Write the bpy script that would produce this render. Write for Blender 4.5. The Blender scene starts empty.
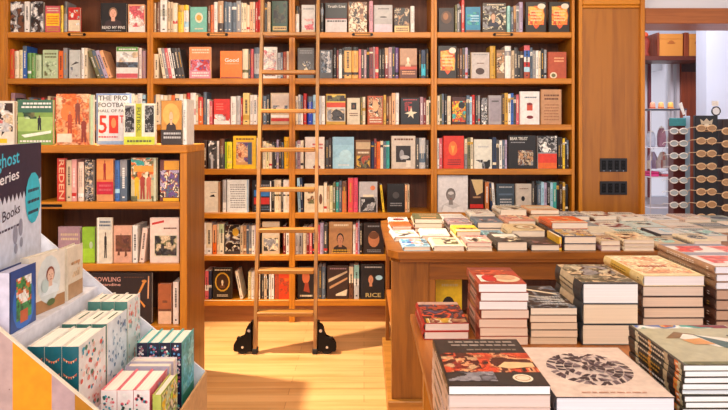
import bpy, math, random
from mathutils import Matrix, Vector
random.seed(7)
SC = bpy.context.scene
COL = SC.collection
F, HZ, EYE = 620.0, 128.0, 1.43      # focal length in pixels, horizon row, eye height

# ------------------------------------------------------------ camera
cd = bpy.data.cameras.new('camera'); cam = bpy.data.objects.new('camera', cd); COL.objects.link(cam)
cam.location = (0, 0, EYE); cam.rotation_euler = (math.pi/2, 0, 0)
cd.sensor_width = 36; cd.lens = F/728*36; cd.shift_y = -(205-HZ)/728; cd.clip_start = .05
SC.camera = cam

# ------------------------------------------------------------ world, lamps, exposure
SC.view_settings.view_transform = 'Standard'; SC.view_settings.look = 'None'
SC.view_settings.gamma = 1; SC.view_settings.use_curve_mapping = False
SC.view_settings.exposure = 0.16
w = bpy.data.worlds.new('daylight'); SC.world = w; w.use_nodes = True
wb = w.node_tree.nodes['Background']; wb.inputs[0].default_value = (.90, .92, 1.0, 1); wb.inputs[1].default_value = 1.15
def lamp(name, loc, target, size, power, col, sy=None):
    l = bpy.data.lights.new(name, 'AREA'); l.energy = power; l.color = col; l.size = size
    if sy: l.shape = 'RECTANGLE'; l.size_y = sy
    o = bpy.data.objects.new(name, l); COL.objects.link(o); o.location = loc
    d = Vector(target)-Vector(loc); o.rotation_euler = d.to_track_quat('-Z', 'Y').to_euler()
    return o
WARM = (1, .87, .66)
sl = lamp('ceiling_spot_light', (-1.79, 3.90, 3.12), (-.35, 3.45, 0), .08, 190, (1, .84, .62))
sd = bpy.data.lights.new('ceiling_spot_light', 'SPOT'); sd.energy = 900; sd.color = (1, .84, .62); sd.spot_size = math.radians(52); sd.spot_blend = .5; sd.shadow_soft_size = .05; sl.data = sd
lamp('ceiling_and_fill_light', (-1.3, 2.4, 3.12), (-1.4, 4.0, 1.0), .7, 26, WARM)
lamp('ceiling_and_fill_light', (.1, 2.3, 3.12), (.1, 4.3, 1.0), .7, 30, WARM)
lamp('ceiling_and_fill_light', (1.5, 2.4, 3.12), (1.5, 3.8, .9), .7, 26, WARM)
lamp('ceiling_and_fill_light', (.9, -1.2, 3.0), (.8, 2.4, .6), 1.1, 62, (1, .90, .80))  # unseen frontal fill, added behind the camera to brighten the near piles
lamp('ceiling_and_fill_light', (-1.2, -1.2, 3.0), (-.9, 2.4, .8), 1.1, 58, (1, .90, .80))  # its left partner, also added fill, brightens the display side
lamp('ceiling_and_fill_light', (2.7, 5.5, 3.1), (3.1, 6.6, .8), .8, 70, (.92, .93, 1))  # cool fill added in place of daylight to brighten the far room

# ------------------------------------------------------------ colours and materials
def lin(h):
    if isinstance(h, (tuple, list)): return h
    h = PAL.get(h, h).lstrip('#')
    return tuple((c/12.92 if c <= .04045 else ((c+.055)/1.055)**2.4) for c in (int(h[i:i+2], 16)/255 for i in (0, 2, 4)))
PAL = {'white':'ebe4dc','cream':'e6d3b4','beige':'cdb391','tan':'b98a62','grey':'8d8a8c','pale grey':'bdb9b8','dark grey':'45403f',
 'black':'1d1817','red':'c3271f','dark red':'7b1f20','pink':'d99a92','rose':'cf5a62','orange':'e2661d','peach':'e8a878','yellow':'edc21d','gold':'c9992e',
 'green':'5f9440','pale green':'b9cba0','dark green':'27432f','olive':'6d6a42','lime':'9cc42e','teal':'3fa096','pale teal':'9ccfc8','blue':'2f5fae','pale blue':'a8cfe0',
 'navy':'22304f','slate':'596879','purple':'6a4a80','lilac':'b5a3bd','mauve':'a57f88','brown':'6b3f26','dark brown':'38221a','rust':'a8472a','cyan':'2fb4cc'}
def mat(name, col, rough=.5, metal=0, spec=.5):
    m = bpy.data.materials.new(name); m.use_nodes = True; b = m.node_tree.nodes['Principled BSDF']
    b.inputs['Base Color'].default_value = (*lin(col), 1); b.inputs['Roughness'].default_value = rough
    b.inputs['Metallic'].default_value = metal; b.inputs['Specular IOR Level'].default_value = spec
    return m
def nodes(m): return m.node_tree.nodes, m.node_tree.links, m.node_tree.nodes['Principled BSDF']
def wood(name, c1, c2, axis, rough=.38, scale=1.0, bump=.08):
    m = mat(name, c1, rough); n, l, b = nodes(m)
    tc = n.new('ShaderNodeTexCoord'); mp = n.new('ShaderNodeMapping'); s = [16*scale]*3; s['xyz'.index(axis)] = 1.1*scale
    mp.inputs['Scale'].default_value = s
    no = n.new('ShaderNodeTexNoise'); no.inputs['Scale'].default_value = 1.6; no.inputs['Detail'].default_value = 7; no.inputs['Distortion'].default_value = .7
    no2 = n.new('ShaderNodeTexNoise'); no2.inputs['Scale'].default_value = 6; no2.inputs['Detail'].default_value = 4
    mx = n.new('ShaderNodeMath'); mx.operation = 'MULTIPLY_ADD'; mx.inputs[1].default_value = .35
    cr = n.new('ShaderNodeValToRGB'); e = cr.color_ramp.elements
    e[0].position = .38; e[0].color = (*lin(c2), 1); e[1].position = .78; e[1].color = (*lin(c1), 1)
    l.new(tc.outputs['Object'], mp.inputs[0]); l.new(mp.outputs[0], no.inputs[0]); l.new(mp.outputs[0], no2.inputs[0])
    l.new(no2.outputs[0], mx.inputs[0]); l.new(no.outputs[0], mx.inputs[2]); l.new(mx.outputs[0], cr.inputs[0]); l.new(cr.outputs[0], b.inputs['Base Color'])
    bp = n.new('ShaderNodeBump'); bp.inputs['Strength'].default_value = bump; bp.inputs['Distance'].default_value = .01
    l.new(no2.outputs[0], bp.inputs['Height']); l.new(bp.outputs[0], b.inputs['Normal'])
    return m
def paper(name, axis, c='e9dccb'):
    m = mat(name, c, .8); n, l, b = nodes(m)
    tc = n.new('ShaderNodeTexCoord'); mp = n.new('ShaderNodeMapping'); s = [4]*3; s['xyz'.index(axis)] = 700; mp.inputs['Scale'].default_value = s
    no = n.new('ShaderNodeTexNoise'); no.inputs['Scale'].default_value = 1; no.inputs['Detail'].default_value = 3
    at = n.new('ShaderNodeAttribute'); at.attribute_name = 'Col'
    cr = n.new('ShaderNodeMapRange'); cr.inputs[1].default_value = .3; cr.inputs[2].default_value = .7; cr.inputs[3].default_value = .80; cr.inputs[4].default_value = 1.04; cr.inputs[3].default_value = .88
    vm = n.new('ShaderNodeVectorMath'); vm.operation = 'SCALE'
    l.new(tc.outputs['Object'], mp.inputs[0]); l.new(mp.outputs[0], no.inputs[0]); l.new(no.outputs[0], cr.inputs[0])
    l.new(at.outputs['Color'], vm.inputs[0]); l.new(cr.outputs[0], vm.inputs['Scale']); l.new(vm.outputs[0], b.inputs['Base Color'])
    return m
def printed(name, rough):
    m = mat(name, 'white', rough); n, l, b = nodes(m)
    at = n.new('ShaderNodeAttribute'); at.attribute_name = 'Col'
    tc = n.new('ShaderNodeTexCoord'); no = n.new('ShaderNodeTexNoise'); no.inputs['Scale'].default_value = 45; no.inputs['Detail'].default_value = 4
    cr = n.new('ShaderNodeMapRange'); cr.inputs[1].default_value = .3; cr.inputs[2].default_value = .7; cr.inputs[3].default_value = .86; cr.inputs[4].default_value = 1.08
    vm = n.new('ShaderNodeVectorMath'); vm.operation = 'SCALE'
    l.new(tc.outputs['Object'], no.inputs[0]); l.new(no.outputs[0], cr.inputs[0])
    l.new(at.outputs['Color'], vm.inputs[0]); l.new(cr.outputs[0], vm.inputs['Scale']); l.new(vm.outputs[0], b.inputs['Base Color'])
    return m
M_PRINT = printed('printed_cover', .36); M_MATTE = printed('printed_matte', .7)
M_PG = {a: paper('page_edges_'+a, a) for a in 'xyz'}
W1, W2 = 'c67c18', '9c5a0e'
M_WX = wood('honey_wood_across', W1, W2, 'x'); M_WZ = wood('honey_wood_upright', W1, W2, 'z'); M_WY = wood('honey_wood_deep', W1, W2, 'y')
M_BACK = wood('brown_back_panel', '784222', '4f2812', 'z', .55)
M_TOP = wood('table_wood_across', '905416', '66380a', 'x'); M_TZ = wood('table_wood_upright', '945a1a', '6a3c0c', 'z'); M_TY = wood('table_wood_deep', 'b26a2b', '87491a', 'y')
M_PANEL = wood('amber_panel', 'a8681e', '844a12', 'z', .35, .6)
M_LAD = wood('pale_ladder_wood', 'a87434', '825220', 'z'); M_LADX = wood('pale_ladder_tread', 'b07630', '86541a', 'x')
M_IRON = mat('black_iron', '151314', .35, .7); M_STEEL = mat('bright_steel', 'c9c9cc', .25, .9)
M_RUB = mat('dark_rubber', '1a1717', .7); M_BLK = mat('black_plastic', '1b1518', .4)

# ------------------------------------------------------------ mesh builder
class MB:
    def __init__(s): s.v = []; s.f = []; s.c = []; s.m = []; s.T = Matrix.Identity(4)
    def add(s, vs, fs, c='white', m=0):
        o = len(s.v); s.v += [tuple(s.T @ Vector(p)) for p in vs]; cc = lin(c)
        for f in fs: s.f.append([o+i for i in f]); s.c.append(cc); s.m.append(m)
        return s
    def box(s, x0, x1, y0, y1, z0, z1, c='white', m=0, bev=0):
        if bev:
            b = min(bev, (x1-x0)/2.1, (y1-y0)/2.1, (z1-z0)/2.1)
            # chamfered box
            V = []; idx = {}
            for sx in (0, 1):
                for sy in (0, 1):
                    for sz in (0, 1):
                        X, Y, Z = (x0, x1)[sx], (y0, y1)[sy], (z0, z1)[sz]; ix, iy, iz = (b, -b)[sx], (b, -b)[sy], (b, -b)[sz]
                        for k, p in enumerate(((X, Y+iy, Z+iz), (X+ix, Y, Z+iz), (X+ix, Y+iy, Z))):
                            idx[sx, sy, sz, k] = len(V); V.append(p)
            g = lambda *a: idx[a]; Fs = []
            def q(a, b_, c_, d): Fs.append((a, b_, c_, d))
            for t in (0, 1):
                A = [g(t, 0, 0, 0), g(t, 1, 0, 0), g(t, 1, 1, 0), g(t, 0, 1, 0)]; Fs.append(A if t else A[::-1])
                A = [g(0, t, 0, 1), g(1, t, 0, 1), g(1, t, 1, 1), g(0, t, 1, 1)]; Fs.append(A[::-1] if t else A)
                A = [g(0, 0, t, 2), g(1, 0, t, 2), g(1, 1, t, 2), g(0, 1, t, 2)]; Fs.append(A if t else A[::-1])
            for a in (0, 1):
                for b2 in (0, 1):
                    A = [g(a, b2, 0, 0), g(a, b2, 0, 1), g(a, b2, 1, 1), g(a, b2, 1, 0)]; Fs.append(A if a != b2 else A[::-1])
                    A = [g(a, 0, b2, 0), g(a, 0, b2, 2), g(a, 1, b2, 2), g(a, 1, b2, 0)]; Fs.append(A[::-1] if a != b2 else A)
                    A = [g(0, a, b2, 1), g(0, a, b2, 2), g(1, a, b2, 2), g(1, a, b2, 1)]; Fs.append(A if a != b2 else A[::-1])
                    for c2 in (0, 1):
                        A = [g(a, b2, c2, 0), g(a, b2, c2, 1), g(a, b2, c2, 2)]; Fs.append(A if (a+b2+c2) % 2 else A[::-1])
            return s.add(V, Fs, c, m)
        V = [(x0, y0, z0), (x1, y0, z0), (x1, y1, z0), (x0, y1, z0), (x0, y0, z1), (x1, y0, z1), (x1, y1, z1), (x0, y1, z1)]
        return s.add(V, [(3, 2, 1, 0), (4, 5, 6, 7), (0, 1, 5, 4), (1, 2, 6, 5), (2, 3, 7, 6), (3, 0, 4, 7)], c, m)
    def prism(s, pts, a0, a1, axis='z', c='white', m=0, cs=None):
        n = len(pts)
        def P(p, a): return {'z': (p[0], p[1], a), 'y': (p[0], a, p[1]), 'x': (a, p[0], p[1])}[axis]
        s.add([P(p, a0) for p in pts]+[P(p, a1) for p in pts], [list(range(n))[::-1], list(range(n, 2*n))]+[(i, (i+1) % n, n+(i+1) % n, n+i) for i in range(n)], c, m)
        return s
    def cyl(s, p, q, r, c='white', m=0, n=12, r2=None):
        p, q = Vector(p), Vector(q); d = (q-p).normalized(); r2 = r if r2 is None else r2
        u = d.orthogonal().normalized(); w_ = d.cross(u); V = []
        for a, rr in ((p, r), (q, r2)):
            for i in range(n): t = 2*math.pi*i/n; V.append(a+(u*math.cos(t)+w_*math.sin(t))*rr)
        return s.add(V, [list(range(n))[::-1], list(range(n, 2*n))]+[(i, (i+1) % n, n+(i+1) % n, n+i) for i in range(n)], c, m)
    def tube(s, pts, r, c='white', m=0, n=6, closed=False):
        P = [Vector(p) for p in pts]; V = []; k = len(P)
        for i, p in enumerate(P):
            a = P[(i-1) % k] if (closed or i) else p; b = P[(i+1) % k] if (closed or i < k-1) else p
            d = (b-a).normalized(); ref = Vector((0, 0, 1)) if abs(d.z) < .9 else Vector((1, 0, 0))
            u = d.cross(ref).normalized(); w_ = d.cross(u)
            for j in range(n): t = 2*math.pi*j/n; V.append(p+(u*math.cos(t)+w_*math.sin(t))*r)
        Fs = []
        for i in range(k if closed else k-1):
            i2 = (i+1) % k
            for j in range(n): Fs.append((i*n+j, i*n+(j+1) % n, i2*n+(j+1) % n, i2*n+j))
        if not closed: Fs += [list(range(n))[::-1], list(range((k-1)*n, k*n))]
        return s.add(V, Fs, c, m)
    def lathe(s, prof, cx=0, cy=0, c='white', m=0, n=20, sx=1, sy=1):
        V = []; k = len(prof)
        for r, z in prof:
            for j in range(n): t = 2*math.pi*j/n; V.append((cx+r*math.cos(t)*sx, cy+r*math.sin(t)*sy, z))
        return s.add(V, [(i*n+j, i*n+(j+1) % n, (i+1)*n+(j+1) % n, (i+1)*n+j) for i in range(k-1) for j in range(n)]+[list(range(n))[::-1], list(range((k-1)*n, k*n))], c, m)
    def build(s, name, mats, parent=None, smooth=False, loc=None):
        me = bpy.data.meshes.new(name); me.from_pydata(s.v, [], s.f)
        if not isinstance(mats, (list, tuple)): mats = [mats]
        for m in mats: me.materials.append(m)
        at = me.color_attributes.new('Col', 'FLOAT_COLOR', 'CORNER'); buf = []
        for f, c in zip(s.f, s.c): buf += [c[0], c[1], c[2], 1.0]*len(f)
        at.data.foreach_set('color', buf); me.polygons.foreach_set('material_index', s.m)
        if smooth: me.polygons.foreach_set('use_smooth', [True]*len(s.f))
        me.update(); o = bpy.data.objects.new(name, me); COL.objects.link(o); o.parent = parent
        if loc: o.location = loc
        return o
def tag(o, label, cat, group=None):
    o['label'] = label; o['category'] = cat
    if group: o['group'] = group
    return o
def thing(name, label, cat, loc=(0, 0, 0), rz=0, group=None):
    o = bpy.data.objects.new(name, None); COL.objects.link(o); o.location = loc; o.rotation_euler = (0, 0, rz); o.empty_display_size = .05
    return tag(o, label, cat, group)
def struct(o): o['kind'] = 'structure'; return o
def XP(px, Y): return (px-364)*Y/F
def ZP(py, Y): return EYE-(py-HZ)*Y/F
def YZ(py, z): return F*(EYE-z)/(py-HZ)

_tx = {}
def text_mesh(st):
    if st in _tx: return _tx[st]
    cu = bpy.data.curves.new('t', 'FONT'); cu.body = st; cu.size = 1; cu.offset = .012; cu.resolution_u = 2
    o = bpy.data.objects.new('t', cu); COL.objects.link(o); dg = bpy.context.evaluated_depsgraph_get(); dg.update()
    me = o.evaluated_get(dg).to_mesh(); V = [(v.co.x, v.co.y) for v in me.vertices]; Fs = [tuple(p.vertices) for p in me.polygons]
    o.evaluated_get(dg).to_mesh_clear(); bpy.data.objects.remove(o); bpy.data.curves.remove(cu)
    x0 = min(v[0] for v in V); x1 = max(v[0] for v in V); y0 = min(v[1] for v in V); y1 = max(v[1] for v in V)
    _tx[st] = ([((a-x0)/(x1-x0), (b-y0)/(y1-y0)) for a, b in V], Fs); return _tx[st]

# ------------------------------------------------------------ printed artwork, in u (left to right) and v (bottom to top), 0..1
def draw(mb, els, P, m=0, step=.00025, size=(.15, .22, .006)):
    """P(u, v, layer_offset) -> point; the print lies on its cover as thin ink layers"""
    k = 0; step = min(step, .0016/max(len(els), 1))
    def poly(pts, c):
        nonlocal k; k += 1
        mb.add([P(min(max(u, .005), .995), min(max(v, .004), .996), step*k) for u, v in pts], [list(range(len(pts)))], c, m)
    def ell(cu, cv, ru, rv, c, n=14): poly([(cu+ru*math.cos(2*math.pi*i/n), cv+rv*math.sin(2*math.pi*i/n)) for i in range(n)], c)
    for e in els:
        t = e[0]
        if t == 'r': poly([(e[1], e[2]), (e[3], e[2]), (e[3], e[4]), (e[1], e[4])], e[5])
        elif t == 'e': ell(*e[1:6])
        elif t == 'p': poly(e[1], e[2])
        elif t == 'f':   # outlined frame
            _, a, b, c_, d, wd, col = e
            for q in ((a, b, c_, b+wd), (a, d-wd, c_, d), (a, b, a+wd, d), (c_-wd, b, c_, d)): poly([(q[0], q[1]), (q[2], q[1]), (q[2], q[3]), (q[0], q[3])], col)
        elif t == 'l':   # rows of small illegible lettering
            _, a, b, c_, d, rows, col = e; rr = random.Random(int(a*91+b*57+rows)); hh = (d-b)/rows
            k += 1
            for i in range(rows):
                u = a+rr.random()*.06*(c_-a); v0 = d-(i+1)*hh+.25*hh
                while u < c_-.02:
                    wv = (.05+.09*rr.random())*(c_-a); u1 = min(u+wv, c_)
                    mb.add([P(u, v0, step*k), P(u1, v0, step*k), P(u1, v0+.5*hh, step*k), P(u, v0+.5*hh, step*k)], [(0, 1, 2, 3)], col, m); u = u1+.025*(c_-a)
        elif t == 't':
            _, st, a, b, c_, d, col = e[:7]; sk = e[7] if len(e) > 7 else 0; k += 1; V, Fs = text_mesh(st)
            mb.add([P(a+(c_-a)*x, b+(d-b)*y+sk*x, step*k) for x, y in V], Fs, col, m)
        elif t == 'tv':  # lettering running up or down
            _, st, a, b, c_, d, col = e; k += 1; V, Fs = text_mesh(st)
            mb.add([P(a+(c_-a)*y, d-(d-b)*x, step*k) for x, y in V], [f for f in Fs], col, m)
        elif t == 'n':   # picture-like tonal mottling, laid down as a fine mosaic of ink
            _, a, b, c_, d, cols, n, seed = e; rr = random.Random(seed); k += 1
            cw = size[0]*(c_-a); ch = size[1]*(d-b); st = size[2]; nx = max(3, min(46, int(cw/st))); ny = max(3, min(56, int(ch/st))); fr = .9+math.sqrt(n)*.85
            G = {}
            def g(i, j, s):
                if (i, j, s) not in G: G[i, j, s] = rr.random()
                return G[i, j, s]
            def vn(x, y, s):
                i, j = math.floor(x), math.floor(y); fx, fy = x-i, y-j; fx = fx*fx*(3-2*fx); fy = fy*fy*(3-2*fy)
                return (g(i, j, s)*(1-fx)+g(i+1, j, s)*fx)*(1-fy)+(g(i, j+1, s)*(1-fx)+g(i+1, j+1, s)*fx)*fy
            L = [lin(c) for c in cols]; m_ = len(L)
            for ix in range(nx):
                for iy in range(ny):
                    x = ix/nx*fr; y = iy/ny*fr*ch/max(cw, 1e-4)
                    if n < 10 and vn(x+9, y+5, 3) < .42: continue
                    q = vn(x+vn(x*2, y*2, 1)*.9, y+vn(x*2+7, y*2, 1)*.9, 0); q = min(max((q-.18)/.64, 0), .999)*m_; c1 = L[int(q)]; c2 = L[min(int(q)+1, m_-1)]; f = min(max((q-int(q)-.55)/.3, 0), 1)
                    lum = .62+.76*vn(x*4.3, y*4.3, 2); col = tuple(min((u*(1-f)+v*f)*lum, .9) for u, v in zip(c1, c2))
                    u0, u1, v0, v1 = a+(c_-a)*ix/nx, a+(c_-a)*(ix+1)/nx, b+(d-b)*iy/ny, b+(d-b)*(iy+1)/ny
                    mb.add([P(u0, v0, step*k), P(u1, v0, step*k), P(u1, v1, step*k), P(u0, v1, step*k)], [(0, 1, 2, 3)], col, m)
        elif t == 'head':  # a generic head-and-shoulders figure
            _, cu, v0, s_, skin, cloth, hair = e
            poly([(cu-.42*s_, v0), (cu+.42*s_, v0), (cu+.36*s_, v0+.20*s_), (cu+.14*s_, v0+.30*s_), (cu-.14*s_, v0+.30*s_), (cu-.36*s_, v0+.20*s_)], cloth)
            poly([(cu-.09*s_, v0+.22*s_), (cu+.09*s_, v0+.22*s_), (cu+.08*s_, v0+.42*s_), (cu-.08*s_, v0+.42*s_)], skin)
            ell(cu, v0+.56*s_, .20*s_, .22*s_, hair); ell(cu, v0+.52*s_, .155*s_, .19*s_, skin)
            for sx in (-1, 1): ell(cu+sx*.06*s_, v0+.55*s_, .022*s_, .014*s_, hair, 8)
            poly([(cu-.012*s_, v0+.47*s_), (cu+.02*s_, v0+.47*s_), (cu, v0+.54*s_)], hair); ell(cu, v0+.42*s_, .05*s_, .014*s_, 'rust', 8)
        elif t == 'fig':   # a generic standing figure
            _, cu, v0, hgt, skin, cloth = e; a = hgt*.16
            ell(cu, v0+hgt*.91, a*.42, hgt*.075, skin, 10)
            poly([(cu-a, v0+hgt*.5), (cu+a, v0+hgt*.5), (cu+a*.9, v0+hgt*.8), (cu, v0+hgt*.86), (cu-a*.9, v0+hgt*.8)], cloth)
            poly([(cu-a*.9, v0), (cu-a*.2, v0), (cu, v0+hgt*.42), (cu+a*.3, v0), (cu+a, v0), (cu+a*.8, v0+hgt*.52), (cu-a*.8, v0+hgt*.52)], cloth)

# ------------------------------------------------------------ the book
def lay(mode, T, H):
    if mode == 'spine': return lambda x, y, z: (x, y, z)
    if mode == 'face': return lambda x, y, z: (y, -x, z)
    return lambda x, y, z: (y, z-H/2, x+T/2)
NBOOK = 0
def book(label, loc, T, W, H, mode='spine', cover='red', art=(), bands=(), rz=0, tilt=None, hard=True, page='e9dccb', group=None, spine=None, ribbon=None, back=None, title=True, labelpart=None):
    """T thickness, W width (spine to fore edge), H height; mode spine: spine to the viewer, face: front cover to the viewer, flat: lying, front up"""
    global NBOOK; NBOOK += 1
    root = thing('hardcover_book' if hard else 'paperback_book', label, 'book', loc, rz, group)
    if tilt: root.rotation_euler = tilt
    b = (.0028 if mode != 'flat' else .0019) if hard else .0011; ov = (.0035 if mode != 'flat' else .0022) if hard else .0008; L = lay(mode, T, H); rr = random.Random(NBOOK)
    bul = (min(.22*T, .006) if title else .0012) if hard else .0008; n = 6 if hard else 2
    b = min(b if title else .0016, T*.2)
    out = [(-T/2, W/2)]+[(-T/2+T*i/n, -W/2+bul*(1-math.sin(math.pi*i/n))) for i in range(n+1)]+[(T/2, W/2)]
    inn = [(T/2-b, W/2)]+[((T/2-b)-(T-2*b)*i/n, -W/2+b+bul*(1-math.sin(math.pi*i/n))) for i in range(n+1)]+[(-T/2+b, W/2)]
    mb = MB(); zs = [0]; cols = []; sp = spine or cover
    for z, c in bands: 
        if z > zs[-1]: cols.append(sp); zs.append(z)
        sp = c
    zs.append(1); cols.append(sp); K = len(out)
    for zi in range(len(cols)):
        z0, z1 = zs[zi]*H, zs[zi+1]*H
        for i in range(K-1):
            side = (i == 0 or i == K-2); c = (back or cover) if i == 0 else cover if i == K-2 else cols[zi]
            mb.add([L(*out[i], z0), L(*out[i+1], z0), L(*out[i+1], z1), L(*out[i], z1)], [(0, 1, 2, 3)], c)
            mb.add([L(*inn[i], z0), L(*inn[i+1], z0), L(*inn[i+1], z1), L(*inn[i], z1)], [(0, 1, 2, 3)], cover if hard else 'cream')
        for a, c_ in ((out[0], inn[-1]), (out[-1], inn[0])):
            mb.add([L(*a, z0), L(*c_, z0), L(*c_, z1), L(*a, z1)], [(0, 1, 2, 3)], cover)
    for z in (0, H):
        for i in range(K-1):
            j = K-1-i; mb.add([L(*out[i], z), L(*out[i+1], z), L(*inn[j-1], z), L(*inn[j], z)], [(0, 1, 2, 3)], cover)
    if title and T > .011:    # small spine lettering
        tw = T*.17; c = 'black' if sum(lin(cols[len(cols)//2])) > .9 else rr.choice(['cream', 'white', 'gold'])
        z = H*(.30+.1*rr.random()); ze = H*(.75+.1*rr.random()); y = -W/2-.0003+(bul*.12)
        while z < ze:
            dz = H*(.012+.03*rr.random()); mb.add([L(-tw, y, z), L(tw, y, z), L(tw, y, z+dz), L(-tw, y, z+dz)], [(0, 1, 2, 3)], c); z += dz+H*.012
        mb.add([L(-tw, y, H*.08), L(tw, y, H*.08), L(tw, y, H*.115), L(-tw, y, H*.115)], [(0, 1, 2, 3)], c)
    if art: draw(mb, art, lambda u, v, k: L(T/2+k, -W/2+.006+(W-.006)*u, H*v), size=(W, H, .0038 if mode == 'flat' and loc[1] < 2.5 else .0055))
    mb.build('cover', M_PRINT, root)
    pg = MB(); ax = {'spine': 'x', 'face': 'y', 'flat': 'z'}[mode]
    a = L(-T/2+b+.0002, -W/2+b+bul+.001, ov); c_ = L(T/2-b-.0002, W/2-ov, H-ov)
    pg.box(min(a[0], c_[0]), max(a[0], c_[0]), min(a[1], c_[1]), max(a[1], c_[1]), min(a[2], c_[2]), max(a[2], c_[2]), page)
    pg.build('page_block', M_PG[ax], root)
    if ribbon:
        rb = MB(); rb.add([L(-.002, -W*.1, H-ov+.0008), L(.002, -W*.1, H-ov+.0008), L(.003, W*.35, H-ov+.0008), L(-.001, W*.35, H-ov+.0008)], [(0, 1, 2, 3)], ribbon); rb.build('ribbon', M_MATTE, root)
    return root
ORD = ['', 'first', 'second', 'third', 'fourth', 'fifth', 'sixth', 'seventh', 'eighth', 'ninth', 'tenth', 'eleventh', 'twelfth', 'thirteenth', 'fourteenth', 'fifteenth', 'sixteenth', 'seventeenth', 'eighteenth', 'nineteenth', 'twentieth'] + ['twenty-'+s for s in ('first', 'second', 'third', 'fourth', 'fifth', 'sixth', 'seventh', 'eighth', 'ninth')]+['thirtieth']+['thirty-'+s for s in ('first', 'second', 'third', 'fourth', 'fifth', 'sixth', 'seventh', 'eighth', 'ninth')]

# ============================================================ THE ROOM
FL = wood('oak_floor_boards', 'e3ae72', 'cb8c4a', 'x', .34, .5, .04)
def floor_boards(m):
    n, l, b = nodes(m); base = b.inputs['Base Color'].links[0].from_socket
    tc = n.new('ShaderNodeTexCoord'); br = n.new('ShaderNodeTexBrick'); br.inputs['Scale'].default_value = 1
    br.inputs['Brick Width'].default_value = 1.1; br.inputs['Row Height'].default_value = .083; br.inputs['Mortar Size'].default_value = .0012; br.offset = .37
    br.inputs['Color1'].default_value = (1, 1, 1, 1); br.inputs['Color2'].default_value = (.80, .76, .70, 1); br.inputs['Mortar'].default_value = (.45, .32, .2, 1)
    mx = n.new('ShaderNodeMix'); mx.data_type = 'RGBA'; mx.blend_type = 'MULTIPLY'; mx.inputs[0].default_value = 1
    l.new(tc.outputs['Object'], br.inputs[0]); l.new(base, mx.inputs[6]); l.new(br.outputs[0], mx.inputs[7]); l.new(mx.outputs[2], b.inputs['Base Color'])
floor_boards(FL)
M_WALL = mat('pale_painted_wall', 'dcdde6', .8); M_CEIL = mat('white_ceiling', 'e8e2da', .9); M_LAV = mat('lavender_white_wall', 'c2c5d4', .8)
struct(MB().box(-2.95, 7, -2.2, 9.2, -.05, 0).build('floor', FL))
struct(MB().box(-2.95, 7, -2.2, 9.2, 3.2, 3.25).build('ceiling', M_CEIL))
struct(MB().box(-3.0, -2.95, -2.2, 9.2, 0, 3.2).build('wall_left', M_WALL))
wb_ = MB(); wb_.box(-2.95, 2.06, 4.92, 5.06, 0, 3.2); wb_.box(2.06, 7, 4.72, 4.86, 2.30, 3.2); wb_.build('wall_back', M_WALL); struct(bpy.data.objects['wall_back'])
# wooden pier beside the doorway, framed like a bookcase end
PX0, PX1 = 1.578, 2.062
p = MB(); p.box(PX0+.002, PX1-.032, 4.575, 4.92, 0, 3.2); struct(p.build('trim_1', M_PANEL))
p = MB(); p.box(PX1-.032, PX1, 4.545, 4.92, 0, 3.2, bev=.004); p.box(PX0+.002, PX0+.03, 4.56, 4.575, 0, 3.2, bev=.003); struct(p.build('trim_2', M_WZ))
p = MB(); p.box(PX0+.03, PX1-.032, 4.552, 4.575, 2.335, 2.41, bev=.006); p.box(PX0+.03, PX1-.032, 4.56, 4.575, 2.312, 2.335, bev=.006); p.box(PX0+.03, PX1-.032, 4.56, 4.575, 0, .12, bev=.004); struct(p.build('trim_3', M_WX))
# header beam over the wide opening
p = MB(); p.box(2.066, 7, 4.56, 4.90, ZP(23.5, 4.56), ZP(8, 4.56), bev=.004); struct(p.build('trim_4', wood('red_brown_beam', 'a5602e', '82441d', 'x')))

p = MB(); p.box(-2.948, XP(4.5, 4.56)-.001, 4.56, 4.92, 0, 3.2, bev=.003); struct(p.build('trim_5', M_WZ))
# wall outlets on the pier
def outlet_plate(zc, label):
    xc = XP(613.5, 4.57); t = thing('outlet_plate', label, 'outlet', (xc, 4.574, zc), 0, 'black outlet plates')
    MB().box(-.101, .101, -.006, 0, -.05, .05, bev=.002).build('cover_plate', M_BLK, t)
    for i in range(4):
        x = -.072+i*.048; s = MB(); s.box(x-.016, x+.016, -.009, -.0062, -.034, .034, bev=.002)
        for dz in (-.017, .017):
            s.box(x-.007, x-.004, -.0098, -.009, dz-.006, dz+.006, m=1); s.box(x+.004, x+.007, -.0098, -.009, dz-.005, dz+.005, m=1)
        s.build('socket', [M_IRON, M_STEEL if False else M_RUB], t)
        if zc > 1.15:
            q = MB(); q.cyl((x, -.0063, -.043), (x, -.0085, -.043), .003, n=8); q.build('screw', M_STEEL, t)
outlet_plate(ZP(165, 4.57), 'black four-gang outlet plate on the wooden pier, upper of two')
outlet_plate(ZP(188, 4.57), 'black four-gang outlet plate on the wooden pier, lower of two')

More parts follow.
